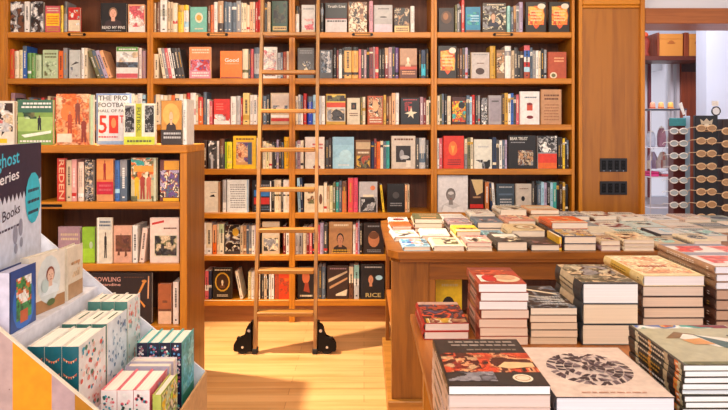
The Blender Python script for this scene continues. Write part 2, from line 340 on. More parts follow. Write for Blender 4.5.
# ============================================================ THE TALL BOOKCASES
YF = 4.56; ST = [XP(p_, YF) for p_ in (4.5, 150, 292, 434, 574.8)]
ROWPX = [32, 78.3, 124.5, 169, 212.8, 255, 300.3]; ROWZ = [ZP(p_, YF) for p_ in ROWPX]
SHT = .042
BAYN = ['leftmost bay', 'second bay', 'third bay', 'rightmost bay']
blab = ['tall honey-wood bookcase bay at the left edge, behind the low bookcase', 'tall honey-wood bookcase bay left of the ladder', 'tall honey-wood bookcase bay right of the ladder', 'tall honey-wood bookcase bay beside the wooden pier']
LABPX = [(68, 86), (207, 228), (352, 373), (493, 513)]
for i in range(4):
    x0, x1 = ST[i]+.0004, ST[i+1]-.0004; t = thing('bookcase', blab[i], 'bookcase', ((x0+x1)/2, YF, 0), 0, 'tall wall bookcases'); h = (x1-x0)/2
    for s in (-1, 1):
        m = MB(); a, b_ = (-h, -h+.021) if s < 0 else (h-.021, h); m.box(a, b_, 0, .34, 0, 2.95, bev=.002); m.build('side_panel', M_WZ, t)
    MB().box(-h+.021, h-.021, .322, .338, .02, 2.95).build('back_panel', M_BACK, t)
    MB().box(-h+.021, h-.021, .02, .04, 0, ROWZ[6]-SHT).build('kick_panel', wood('kick_wood_%d' % i, '94592a', '74401a', 'x'), t)
    for r, z in enumerate(ROWZ):
        sh = MB().box(-h+.0212, h-.0212, .0, .32, z-SHT, z, bev=.003).build('shelf', M_WX, t)
        if r == 0:
            c0, c1 = XP(LABPX[i][0], YF)-t.location.x, XP(LABPX[i][1], YF)-t.location.x; k = MB(); zc = z-SHT*.45
            k.box(c0+.02, c1-.02, -.004, -.0005, zc-.008, zc+.008, 'c98a45', 0, .001)
            k.build('label_holder', M_MATTE, sh)
            k = MB(); k.cyl((c0+.01, -.006, zc), (c0+.01, -.0005, zc), .011, n=10); k.cyl((c1-.01, -.006, zc), (c1-.01, -.0005, zc), .011, n=10); k.box(c0+.01, c1-.01, -.0055, -.0045, zc+.008, zc+.011); k.box(c0+.01, c1-.01, -.0055, -.0045, zc-.011, zc-.008)
            k.build('label_bracket', M_IRON, sh)
    MB().box(-h+.0212, h-.0212, 0, .32, 2.47, 2.47+SHT, bev=.003).build('shelf', M_WX, t)
    MB().box(-h+.0212, h-.0212, 0, .32, 2.90, 2.95, bev=.003).build('top_panel', M_WX, t)

def S(a, b, y, c, *bands): return ('S', a, b, y, c, bands)
def R(a, b, n, y, cs): return ('R', a, b, n, y, cs.split(','))
def FO(a, b, y, c, art, desc, dy=0, T=.026): return ('F', a, b, y, c, art, desc, dy, T)
def LN(a, n, T, y, ang, cs): return ('L', a, n, T, y, ang, cs.split(','))   # leaning books, ang>0: tops lean left
def fill(items, Yf, z, place, seed, cat_group, inset=.03, lo=-9, hi=9):
    rr = random.Random(seed); Yb = Yf+inset; out = []
    for it in items:
        if it[0] == 'R':
            _, a, b, n, y, cs = it; ws = [.75+.5*rr.random() for _ in range(n)]; tot = sum(ws); x = a
            for k in range(n):
                x2 = x+(b-a)*ws[k]/tot; c = cs[k % len(cs)]; bd = ()
                q = rr.random()
                if q < .3: bd = ((.72+.1*rr.random(), rr.choice(['white', 'cream', 'dark grey', 'gold', c])), (.86, c))
                elif q < .5: bd = ((.12, rr.choice(['black', 'cream', 'red', c])), (.2, c))
                elif q < .6: bd = ((.5, rr.choice(['cream', 'slate', 'tan', c])),)
                out.append(('S', x, x2, y+rr.random()*4-1.5, c, bd)); x = x2
        elif it[0] == 'L':
            for k in range(it[2]): out.append(('L', it[1]+k*it[3]/math.cos(math.radians(abs(it[5]))), it[3], it[4], it[5], it[6][k % len(it[6])]))
        else: out.append(it)
    out.sort(key=lambda q: q[1])
    for i, it in enumerate(out):
        o = ORD[i+1]; wh = '%s from left, %s' % (o, place); k = it[0]
        if k == 'S':
            _, a, b, y, c, bd = it; xa, xb = max(XP(a, Yb)+.0005, lo), min(XP(b, Yb)-.0005, hi); H = ZP(y, Yb)-z; T = max(xb-xa, .006)
            book('%s spine-out book, %s' % (c if '#' not in c else 'pale', wh), ((xa+xb)/2, Yb+.075+0*rr.random(), z+.0005), T, .15, H, 'spine', c, (), bd, group=cat_group, hard=rr.random() < .5)
        elif k == 'F':
            _, a, b, y, c, art, desc, dy, T = it; xa, xb = max(XP(a, Yb+dy)+.001, lo), min(XP(b, Yb+dy)-.001, hi); H = ZP(y, Yb+dy)-z
            book('%s, %s' % (desc, wh), ((xa+xb)/2, Yb+dy+T/2, z+.0005), T, xb-xa, H, 'face', c, art, group=cat_group, hard=T > .02)
        else:
            _, a, T, y, ang, c = it; xa = XP(a, Yb); th = math.radians(ang); Tm = T*Yb/F; H = (ZP(y, Yb)-z-Tm*abs(math.sin(th)))/math.cos(th)
            # pivot on the lower corner that touches the shelf
            s = 1 if ang > 0 else -1
            cx = xa + s*(Tm/2)*math.cos(th) if s > 0 else xa-(Tm/2)*math.cos(th)
            book('%s leaning spine-out book, %s' % (c, wh), (cx, Yb+.075, z+.0006+(Tm/2)*abs(math.sin(th))), Tm-.001, .15, H, 'spine', c, tilt=(0, -th, 0), group=cat_group, hard=False)

splash = [('e', .52, .55, .42, .33, 'orange'), ('p', [(.15, .5), (.9, .55), (.62, .18), (.5, .12), (.4, .2)], 'e8541c'), ('n', .12, .25, .9, .85, ['f08a2c', 'd8431a', 'f2b24a'], 14, 3), ('e', .78, .86, .2, .09, 'e9dcc8'), ('l', .2, .35, .8, .75, 4, 'f8c890')]
ROW = {}
ROW[0, 0] = [FO(9, 24, 1.5, 'dark grey', [('n', 0, 0, 1, 1, ['white', 'grey', 'black', 'brown'], 14, 1)], 'black and white photo cover'), S(24.5, 29.5, 1.5, 'white'), FO(30, 43.5, 1.5, 'dark grey', [('n', 0, 0, 1, 1, ['white', 'grey', 'black', 'dark brown'], 16, 2)], 'dark patterned cover'),
 FO(44.5, 60, 6, 'rose', [('r', .06, .25, .96, .72, 'yellow'), ('l', .1, .3, .9, .65, 4, 'orange'), ('l', .1, .78, .9, .95, 2, 'cream'), ('l', .1, .05, .9, .2, 2, 'gold')], 'pink cover with yellow block'), S(60.5, 63, 5.5, 'yellow'), S(63.3, 67, 1.5, 'grey', (.6, 'dark grey')),
 FO(67.5, 80, 7.5, 'red', [('r', 0, .05, 1, .5, 'cream'), ('n', .05, .3, .95, .9, ['white', 'orange', 'rust', 'pale teal'], 9, 4)], 'red and white cover'),
 FO(100, 126.5, 3, 'black', [('head', .48, .2, .84, 'e0a890', '3a2a2c', '8a6a50'), ('t', 'READ MY PINS', .05, .12, .95, .22, 'white'), ('l', .2, .04, .8, .09, 1, 'grey')], 'black portrait cover'),
 FO(127.5, 145, 4.5, 'peach', [('r', 0, 0, 1, .3, 'white'), ('n', .05, .2, .95, .95, ['white', 'e3b9a8', 'e9cfc0', 'rose'], 14, 5)], 'pink and white cover')]
ROW[0, 1] = [S(10, 14, 49, 'd2502e'), S(14.2, 18.5, 51, 'cream'), S(18.7, 22.5, 50, 'e4d3a0'), S(22.8, 26.8, 46, 'blue', (.8, 'slate')), S(27, 31, 53, 'green', (.2, 'white'), (.3, 'green')), S(31.2, 35, 53, 'green'), S(35.2, 41, 55, 'pale green'),
 FO(42, 58, 50, 'pale green', [('l', .1, .7, .9, .92, 2, 'olive'), ('n', .1, .1, .9, .6, ['c7d4b0', '9fb58c', 'olive'], 8, 6)], 'pale green cover'), S(58.5, 63, 51, 'orange'), S(63.3, 67.5, 48, 'grey'),
 FO(68.5, 80.5, 50, 'c5c6c0', [('p', [(.1, .45), (.9, .55), (.6, .6)], 'dark grey'), ('n', .1, .05, .9, .4, ['pale grey', 'slate'], 6, 7)], 'pale grey cover with bird'), S(81, 84, 48, 'white'), S(84.2, 87.5, 48, 'cream'),
 LN(97.5, 4, 3.6, 50, 20, 'olive,slate,lilac,peach'),
 FO(115.5, 138, 47, 'white', [('r', 0, .86, 1, 1, 'green'), ('l', .1, .88, .9, .97, 1, 'white'), ('n', 0, .5, 1, .84, ['beige', 'pale grey', 'white'], 8, 8), ('n', 0, .35, 1, .52, ['slate', 'dark grey', 'grey'], 10, 9), ('r', 0, .02, 1, .16, 'rose'), ('r', 0, .16, 1, .24, 'white')], 'green, white and red banded cover'), S(138.5, 141.5, 48, 'e6cfc4'), S(141.7, 145.5, 51, 'mauve')]
ROW[0, 2] = [S(11, 15, 93, 'mauve'), R(15.5, 44, 8, 97, 'black,orange,dark grey,brown,slate,rust,black,red'), R(44.5, 88, 12, 97, 'dark grey,beige,brown,red,cream,black,rust,navy,beige,white,slate,brown'), R(88.5, 125, 10, 95, 'olive,dark grey,white,navy,pale grey,brown,beige,black,white,red'), R(125.5, 145.5, 5, 93, 'white,slate,cream,white,pale blue')]
ROW[1, 0] = [S(153, 156, 3, 'beige'), S(156.3, 160, 2, 'brown'), S(160.3, 167, 0, 'white', (.5, 'c9c7b6'), (.7, 'white')), S(167.3, 170.5, 2, 'beige'), S(170.8, 172.8, 2, 'beige'), S(173, 177.5, 3, 'cream', (.3, 'red'), (.4, 'cream')), S(178, 183.5, 5, 'yellow', (.75, 'gold')), S(183.7, 188.5, 5, 'white', (.2, 'pale blue'), (.4, 'white'), (.8, 'yellow')),
 FO(189.5, 207, 7, 'teal', [('r', .0, 0, 1, 1, '6fb5a2'), ('e', .52, .58, .24, .2, 'cream'), ('e', .52, .58, .16, .12, 'gold'), ('l', .25, .1, .8, .2, 1, 'cream')], 'teal cover with cream disc'), S(207.5, 210.5, 6, 'brown'), S(210.7, 213.5, 5, 'orange'), S(213.7, 217.5, 2, 'white'), S(218, 223.5, 1, 'dark brown', (.3, 'tan')), R(224, 241, 4, 1.5, 'slate,slate,5d6a78,grey'), R(241.3, 255, 5, 3, 'cream,e8cfa6,cream,peach,cream'), S(255.3, 257.8, 2, 'red'), S(258, 261.5, 0, 'red', (.4, 'cream'), (.5, 'red')), R(262, 270.5, 3, 2, 'cream,dark grey,beige'),
 FO(271, 287.5, 1, 'dark green', [('n', .1, .3, .9, .95, ['2e2f20', '4b4a2f', 'black'], 9, 11), ('r', .06, .07, .94, .2, 'cfae6a'), ('l', .1, .09, .9, .18, 1, 'brown')], 'dark green cover with gold strip')]
ROW[1, 1] = [S(153, 158.5, 54, 'cream'), LN(163, 7, 3.1, 48, 10, 'cream,grey,rose,white,black,dark grey,dark grey'),
 FO(188.5, 211, 47, 'peach', [('r', 0, .55, 1, 1, 'ec8b52'), ('r', 0, 0, 1, .3, 'd98d9b'), ('l', .08, .78, .92, .95, 2, 'cream'), ('n', .05, .25, .95, .6, ['purple', 'red', 'lilac', 'rose'], 14, 12), ('l', .1, .05, .9, .22, 2, 'white')], 'peach and pink cover'),
 FO(219.5, 242, 51, 'f07a14', [('t', 'Good', .2, .60, .85, .74, 'white'), ('l', .2, .5, .85, .58, 1, 'peach'), ('r', .03, .0, .97, .06, 'rust')], 'bright orange cover'), S(242.3, 248.3, 49, 'cream', (.2, 'olive'), (.3, 'cream')), S(248.6, 250.3, 50, 'dark grey'), S(250.5, 253.5, 49, 'rose'), S(254, 260.5, 47.5, 'slate', (.15, 'pale grey'), (.8, 'slate')),
 FO(262, 277, 47, 'white', [('n', .05, .2, .95, .9, ['e5c7bd', 'rose', 'pale grey', 'e9d8cc'], 14, 13), ('l', .1, .05, .9, .15, 1, 'brown')], 'white and pink cover'), R(277.5, 290, 4, 52, 'pale grey,slate,rust,cream')]
ROW[1, 2] = [R(152.5, 186, 9, 94, 'rose,cream,white,cream,beige,orange,cream,white,beige'), S(186.5, 190, 93, 'red'), S(190.2, 195.8, 93, 'white', (.3, 'pink'), (.5, 'white')), S(196, 198, 95, 'cream'), S(198.2, 203, 97, 'orange', (.6, 'red')), S(203.3, 206.5, 92, 'slate'), R(206.8, 212.5, 2, 99, 'white,rose'),
 FO(213, 230, 99, 'd8281e', [('r', 0, 0, 1, .22, 'white'), ('n', .05, .15, .95, .4, ['white', 'pale grey', 'red'], 8, 14), ('l', .12, .55, .6, .85, 3, 'e8705c')], 'red cover with white foot'), S(230.5, 236, 96.5, 'white'), S(236.2, 240.5, 96, 'pale grey'), S(240.8, 242.5, 98, 'red'), S(243, 249.5, 93, 'e7c776', (.15, 'gold'), (.3, 'e7c776')), S(249.8, 253, 95, 'white'), S(253.2, 257, 95, 'white'), S(257.2, 260, 97, 'beige'), R(263, 269.5, 2, 94, 'slate,black'),
 FO(270, 289.5, 93, 'beige', [('r', .04, .45, .96, .96, 'd9c7b4'), ('n', .1, .35, .9, .6, ['dark grey', 'grey', 'slate'], 8, 15), ('r', 0, .1, 1, .2, 'red'), ('r', 0, .22, 1, .3, 'white')], 'beige cover with red band')]
ROW[1, 3] = [S(203, 207, 141, 'dark brown'), FO(207.5, 216.5, 141, 'dark grey', [('n', 0, .3, 1, 1, ['white', 'grey', 'black'], 9, 16), ('r', .3, 0, .6, .5, 'pale grey')], 'grey and black cover'), S(217, 219, 141, 'white'), S(219.2, 224.5, 139, 'dark grey', (.5, 'brown')), S(225, 226.3, 142, 'lime'), S(226.6, 232, 142, 'f2e02a', (.2, 'ead06a'), (.3, 'f2e02a')),
 FO(232.5, 256, 136, 'f0bf1c', [('r', .12, .12, .84, .82, 'd79d62'), ('n', .14, .2, .8, .8, ['e9b98e', 'peach', 'rust', 'beige', 'purple'], 12, 17), ('r', .64, .14, .82, .8, '4a5a74'), ('l', .1, .86, .9, .95, 1, 'brown')], 'yellow cover with photo panel'), S(256.5, 260, 138, 'cream'), R(262.5, 272, 3, 142, 'cream,e7d7a0,cream'), R(272.3, 283.5, 5, 141, 'dark grey,black,lilac,dark brown,slate'), S(284, 289.5, 137, 'f0b51e')]
ROW[1, 4] = [FO(203, 218, 181.5, 'e9dcc6', [('p', [(.4, .5), (.8, .5), (.72, .58), (.5, .55)], 'black'), ('l', .45, .62, .9, .66, 1, 'grey')], 'cream cover with small mark'), S(218.2, 219.8, 182, 'tan'), S(222.5, 226, 180, 'white', (.3, 'pale grey')), 
 FO(226.5, 248.5, 180, 'e4e5e2', [('l', .12, .12, .85, .88, 11, 'grey'), ('r', .93, 0, 1, 1, '9db9cf')], 'white cover filled with grey lettering'), 
 FO(251.5, 271.5, 180.5, 'black', [('r', .08, .5, .9, .7, '2c6aa8'), ('r', .08, .25, .9, .46, 'c02a24'), ('l', .1, .78, .9, .9, 1, 'grey'), ('l', .1, .05, .9, .2, 2, 'slate'), ('r', .93, .02, .99, .98, 'white')], 'black cover with blue and red bands'), S(272, 274, 181, 'black'), S(274.2, 281, 180, 'cream', (.5, 'black'), (.55, 'cream')), S(281.3, 283, 183, 'dark grey'), S(283.3, 289.5, 180, 'e4ddd0', (.5, 'black'), (.55, 'white'))]
ROW[1, 5] = [S(203, 206, 223, 'white'), S(206.2, 212, 223, 'white', (.2, 'cream')), S(212.5, 216.5, 225, 'orange', (.4, 'peach')), S(216.8, 219, 224, 'cream'), S(219.2, 224, 224, 'e8dcc0', (.7, 'pale green')), 
 FO(224.5, 240, 225, 'dark grey', [('n', 0, .1, 1, 1, ['black', 'dark brown', 'cream', 'grey', 'dark brown'], 13, 18), ('e', .7, .75, .22, .14, 'gold')], 'dark cover with a pale figure'), S(240.3, 243, 226, 'beige'), R(243.3, 260, 6, 224, 'tan,slate,grey,white,lilac,navy'),
 FO(261.5, 279.5, 222, 'beige', [('r', .02, .55, .98, .98, 'c9b79f'), ('n', .08, .1, .92, .5, ['dark grey', 'black', 'cream', 'grey'], 13, 19)], 'beige cover with dark photo'), S(283, 285.8, 226, 'dark red'), S(286, 289.5, 230, 'white')]
ROW[1, 6] = [S(205, 208.5, 271, 'rose', (.3, 'white'), (.5, 'rose')), S(208.7, 211.5, 271, 'navy', (.4, 'white'), (.5, 'navy')),
 FO(212, 232, 268, 'black', [('l', .08, .9, .92, .97, 1, 'cream'), ('e', .5, .55, .4, .31, 'gold'), ('e', .5, .55, .33, .26, '3a1f12'), ('head', .5, .36, .36, 'cream', 'brown', 'dark brown'), ('l', .2, .08, .8, .16, 2, 'cream')], 'black cover with oval portrait'), LN(240.3, 1, 3, 271, 11, 'e8dcc8'), S(248, 251, 272, 'e2d29a'), S(251.2, 254.5, 272, 'white'), S(255, 257.5, 272, 'slate'), S(257.8, 260, 273, 'cream'), R(261.5, 268.5, 3, 273, 'dark grey,beige,black'), S(268.8, 271, 272, 'white'), S(271.2, 274, 272, 'white'),
 FO(274.5, 290, 273, 'd2401c', [('r', 0, 0, .25, 1, 'rust'), ('n', .3, .2, .95, .8, ['orange', 'd2401c', 'rust'], 6, 20)], 'plain red-orange cover')]
ROW[2, 0] = [S(295, 299, 6, 'white', (.7, 'black')), FO(301, 315, 5, 'c9c0ba', [('n', .2, .1, .9, .5, ['rose', 'red', 'pink'], 6, 21), ('l', .1, .8, .9, .92, 1, 'grey'), ('r', 0, 0, 1, .1, 'beige')], 'grey cover with red bloom'), S(316, 319, 4, 'beige'), S(320.5, 323.7, 3, 'black', (.6, 'slate'), (.8, 'black')),
 FO(324.5, 347, 3, 'black', [('r', 0, .0, 1, .45, 'cdc3c0'), ('r', 0, .45, 1, .47, 'red'), ('t', 'Truth Lies', .1, .84, .92, .93, 'white'), ('l', .06, .33, .94, .44, 1, 'dark grey')], 'cover split black over pale grey'),
 FO(348, 367, 2, 'c39a78', [('n', 0, 0, 1, 1, ['dark brown', 'cream', 'tan', 'brown', 'e7cdb0'], 22, 22)], 'sepia photo cover'), S(369, 373, 1, 'd59aa6'),
 FO(373.3, 392.5, 5, 'a8a09e', [('r', .02, .0, .98, .3, 'cdb9c2'), ('r', .05, .5, .95, .97, 'b3aca8'), ('e', .5, .56, .2, .03, 'dark grey'), ('l', .2, .82, .8, .9, 1, 'dark grey')], 'grey cover with faint horizon'),
 FO(393.5, 409.5, 8, 'black', [('n', 0, .3, 1, 1, ['beige', 'black', 'dark brown', 'tan', 'black'], 24, 23), ('r', 0, 0, 1, .28, 'd9b878'), ('l', .1, .05, .9, .22, 2, 'brown')], 'speckled dark cover with cream foot'), S(410.5, 414.5, 6, 'white')]
ROW[2, 1] = [FO(297, 314, 48, '5b5652', [('n', .3, .2, .8, .55, ['cream', 'black', 'grey'], 6, 24), ('l', .1, .8, .9, .94, 2, 'grey')], 'charcoal cover'), FO(319, 332.5, 50, '4e4a4b', [('n', .1, .2, .9, .95, ['grey', 'black', 'slate', 'pale grey'], 12, 25)], 'charcoal photo cover'), S(333, 336.5, 48, 'black'), S(336.7, 338.5, 50, 'dark red'), S(338.8, 342, 49, 'white', (.8, 'dark grey')), S(342.3, 344, 48, 'black'), S(344.3, 351.5, 47, 'e2a855', (.12, 'dark brown'), (.2, 'e2a855'), (.88, 'black')), S(351.8, 358.3, 47, 'e2a855', (.12, 'dark brown'), (.2, 'e2a855'), (.88, 'black')), R(358.6, 373, 5, 49, 'rose,dark brown,mauve,black,dark red'), S(373.3, 375, 47, 'mauve'), S(375.3, 378.5, 47, 'red', (.2, 'cream'), (.3, 'red')), R(379, 398.5, 6, 47.5, 'dark grey,black,dark red,mauve,black,purple'),
 FO(399, 417, 48.5, '9b5a34', [('r', 0, .46, 1, 1, 'b98c6c'), ('r', 0, 0, 1, .42, '6b3420'), ('head', .48, .38, .42, 'cream', 'beige', 'e6ddd0'), ('r', 0, .3, 1, .4, 'c4472a'), ('l', .1, .12, .9, .26, 2, 'peach')], 'brown and red cover with marble bust'), S(419, 421, 50, 'dark brown'), S(421.3, 425.5, 50, 'navy', (.1, 'cyan'), (.5, 'navy')), S(425.8, 429, 49, 'black')]
ROW[2, 2] = [R(295, 303, 3, 96, 'cream,pale grey,white'), S(303.4, 306.5, 93.5, 'red'), S(307.5, 312.5, 96.5, '2440b4', (.8, 'slate')), S(312.8, 316, 95, 'pale blue'), S(316.5, 321, 96, 'pale grey'), S(321.2, 325, 96, 'white'),
 FO(325.5, 345.5, 94, 'gold', [('r', 0, .72, 1, .96, 'e1c24f'), ('r', 0, .56, 1, .72, 'd5461f'), ('r', 0, .1, 1, .56, 'cfc4b2'), ('n', .05, .12, .95, .5, ['dark grey', 'black', 'beige', 'grey'], 12, 26), ('n', .0, .76, 1, .95, ['dark brown', 'olive'], 5, 27)], 'yellow and red banded photo cover'),
 FO(346.5, 360, 98, 'd3c3a8', [('r', .3, .56, .72, .82, 'black'), ('e', .5, .68, .1, .07, 'brown'), ('l', .15, .3, .85, .45, 2, 'brown')], 'beige cover with dark square'), S(360.5, 362.3, 97, 'olive'), S(362.5, 365.3, 97, 'cream', (.5, 'gold'), (.6, 'cream')),
 FO(367, 383, 96, 'b5522a', [('n', .05, .25, .95, .95, ['tan', 'rust', 'orange', 'cream', 'dark brown', 'tan'], 16, 28), ('e', .5, .65, .2, .2, 'peach'), ('l', .1, .05, .9, .22, 2, 'cream')], 'rust and tan cover'), R(383.5, 391.5, 3, 96, 'gold,brown,tan'), S(391.8, 395.3, 93, 'peach'), S(395.5, 399, 93, 'white'),
 FO(400, 419.5, 98, '1a1414', [('n', .2, .5, .6, .85, ['c03a34', 'dark red'], 5, 29), ('p', [(.2, .42), (.5, .5), (.55, .66), (.62, .48), (.9, .46), (.66, .38), (.68, .22), (.54, .34), (.38, .26), (.44, .38)], 'cream'), ('l', .1, .9, .9, .96, 1, 'rose')], 'black cover with pale star'), S(420, 423.3, 97, 'mauve'), S(423.5, 426, 98, 'dark red'), R(426.3, 431, 2, 98, 'cream,olive')]
ROW[2, 3] = [R(295, 303.5, 3, 139, 'grey,mauve,cream'), FO(304.5, 324.5, 137, 'e3d3c6', [('r', .0, .0, 1, .3, 'e9e0d0'), ('l', .35, .6, .92, .82, 2, 'red'), ('e', .6, .05, .2, .07, 'dark red')], 'cream cover with red lettering'), R(325.5, 331.5, 2, 138, 'dark grey,dark brown'),
 FO(332, 354, 137, '9cc9dc', [('r', .05, 0, 1, .35, 'a9d2e0'), ('r', 0, .75, 1, 1, '8fb9cf'), ('e', .6, .4, .3, .2, 'b5dbe6'), ('l', .25, .08, .8, .15, 1, 'white')], 'pale sky-blue cover'),
 FO(355, 370.5, 140, '7d5733', [('r', 0, .68, 1, .92, 'c1a37c'), ('n', .05, .02, .95, .45, ['gold', 'dark brown', 'olive', 'rust'], 12, 31), ('l', .1, .5, .9, .62, 1, 'cream')], 'brown and gold cover'), R(371, 389.5, 6, 140, 'navy,dark red,orange,cream,slate,teal'),
 FO(391, 415.5, 136, 'cdbcab', [('l', .1, .84, .9, .95, 1, 'brown'), ('r', .17, .2, .8, .70, '2a1f1b'), ('e', .42, .42, .1, .16, 'grey'), ('e', .55, .35, .2, .06, 'pale grey'), ('r', .6, .05, .8, .25, 'e0d2c2')], 'beige cover with dark framed photo'), S(416, 419, 138, 'dark grey'), S(419.3, 425.5, 138, 'pale grey', (.2, 'slate'), (.5, 'pale grey')), S(425.8, 429, 140, 'dark grey')]
ROW[2, 4] = [LN(298.2, 2, 2.6, 178, 2, 'pale blue,navy'), FO(303.8, 316, 184, 'e0cfb0', [('n', .2, .25, .85, .8, ['brown', 'tan', 'olive'], 6, 32)], 'cream cover with brown sketch'), FO(317, 323.5, 186, 'cream', [('e', .5, .5, .3, .2, 'brown')], 'narrow cream cover', 0, .018), R(323.8, 335.5, 4, 184, 'cream,beige,e4d8a8,olive'), R(335.8, 341.8, 2, 182, 'teal,slate'), S(342, 346.5, 182, 'c96a35', (.7, 'brown')), S(348, 353, 178, 'e04848'), S(353.2, 357.8, 178, 'e0506a'),
 FO(358.5, 377.5, 182, 'bdb6b6', [('r', .05, 0, .95, .5, '3a3636'), ('n', .1, .05, .9, .5, ['grey', 'pale grey', 'black'], 9, 33), ('e', .74, .8, .14, .08, 'e08050'), ('r', .2, .5, .8, .58, 'cream')], 'grey cover with orange seal'), LN(382.6, 1, 2.2, 185, 6, 'yellow'),
 FO(386.5, 404.5, 184, '181312', [('e', .5, .6, .2, .12, 'dark grey'), ('l', .15, .2, .85, .35, 2, 'grey')], 'near-black cover'), S(405, 407.3, 185, 'peach'), S(407.5, 409.5, 185, 'beige')]
ROW[2, 5] = [R(295, 302.5, 2, 230, 'white,pale grey'), R(302.8, 316, 4, 226, 'cream,dark red,rose,black'), R(316.5, 327.5, 3, 223, 'rose,lilac,dark grey'),
 FO(328.5, 352.5, 222, 'a8764c', [('r', 0, .8, 1, 1, 'b98a5c'), ('l', .15, .84, .85, .96, 1, 'cream'), ('head', .47, .05, .78, 'b0785a', '2a1a14', '1d130f'), ('l', .08, .02, .92, .16, 2, 'gold')], 'tan cover with man in dark suit'), R(353, 362.3, 4, 223, 'white,rose,lilac,black'),
 FO(362.8, 384, 223, '2b1c17', [('e', .5, .48, .28, .26, 'c07850'), ('e', .5, .6, .25, .12, 'brown'), ('l', .2, .85, .8, .94, 1, 'grey'), ('l', .15, .05, .85, .16, 2, 'grey')], 'dark brown cover with round face')]
ROW[2, 6] = [FO(297, 314, 267, '170f0e', [('e', .5, .68, .24, .2, 'c4633a'), ('p', [(.35, .25), (.75, .2), (.65, .5), (.45, .52)], '9c3a22'), ('l', .1, .05, .9, .16, 1, 'cream')], 'black cover with copper-lit figure'), R(316, 325.5, 3, 267, 'grey,dark grey,slate'),
 FO(326.5, 348.5, 266, '3a251c', [('p', [(.05, .5), (.95, .8), (.95, .86), (.05, .6)], 'beige'), ('p', [(.1, .3), (.95, .6), (.95, .66), (.1, .38)], 'tan'), ('p', [(.4, .15), (.95, .3), (.9, .1), (.4, .1)], 'cream'), ('l', .1, .88, .9, .96, 1, 'mauve')], 'dark brown cover with pale streaks'), S(349, 353.3, 267, 'brown', (.5, 'cream')), S(354, 359, 265, 'pale grey', (.4, 'white'), (.6, 'pale teal')),
 FO(360, 384.5, 264.5, '1b1b20', [('l', .12, .88, .9, .96, 1, 'pale grey'), ('head', .42, .22, .66, 'd08a66', 'black', 'dark brown'), ('e', .77, .62, .15, .07, 'pale blue'), ('t', 'RICE', .2, .06, .85, .18, 'c9b070')], 'black portrait cover with white oval')]
ROW[3, 0] = [FO(438, 454, 8, '2d1c16', [('e', .5, .62, .36, .26, '5d3a22'), ('e', .45, .66, .18, .15, 'a0683e'), ('r', .1, .1, .9, .35, '3b241a')], 'dark brown cover'), R(455, 461.3, 3, 4, 'olive,grey,dark grey'), S(461.6, 464.3, -1, 'e0382c'), FO(465, 480.5, 7, '2d83a8', [('n', .1, .3, .9, .8, ['3f9cc0', '246f94', 'teal'], 7, 34), ('l', .3, .4, .9, .7, 3, 'pale blue'), ('r', 0, 0, 1, .1, 'brown')], 'blue cover'),
 FO(482, 506, 3, '4d4238', [('n', .0, .1, 1, .9, ['dark brown', 'grey', 'olive', 'cream', 'black'], 20, 35), ('head', .45, .2, .6, 'd0a080', '23233a', 'brown'), ('l', .15, .9, .9, .97, 1, 'cream')], 'grey cover with man in blue suit'), S(507, 510.5, 6, 'pale teal'), R(511, 519, 3, 5, 'slate,brown,grey'), S(519.3, 523, 2, 'lilac'),
 FO(525, 546, 2, '2a2018', splash, 'black cover with orange splash'), FO(548.5, 569.5, 2, '2a2018', splash, 'black cover with orange splash')]
ROW[3, 1] = [FO(437.5, 456.5, 46, '2a2018', splash, 'black cover with orange splash'), R(457, 470, 5, 49, 'dark brown,brown,dark grey,lilac,black'), FO(470.5, 489.5, 52.5, 'beige', [('r', 0, 0, 1, 1, 'c4b8b2'), ('e', .48, .28, .25, .13, '4a332c'), ('l', .3, .55, .7, .62, 1, 'brown'), ('l', .1, .88, .9, .95, 1, 'grey')], 'pale grey cover with dark oval'), S(490, 495.5, 46, 'gold'), FO(496, 504.5, 50, '8a6a4c', [('n', 0, .2, 1, .9, ['cream', 'dark brown', 'tan'], 8, 36)], 'brown patchwork cover'), S(505, 511, 46, 'white', (.7, 'grey'), (.85, 'white')), R(511.5, 523.5, 4, 49, 'beige,dark grey,black,dark brown'), S(524, 529.8, 45.5, 'rust', (.2, 'pale blue'), (.35, 'red'), (.5, 'white'), (.65, 'blue'), (.85, 'rose')), R(530.3, 546.5, 6, 49, 'slate,grey,white,cream,black,grey'),
 FO(547.5, 566.5, 52, 'a5482c', [('r', 0, .0, 1, .98, 'b4502f'), ('e', .28, .12, .2, .12, 'cream'), ('e', .28, .12, .12, .07, 'olive'), ('l', .3, .6, .85, .82, 2, 'peach')], 'rust-red cover with round emblem')]
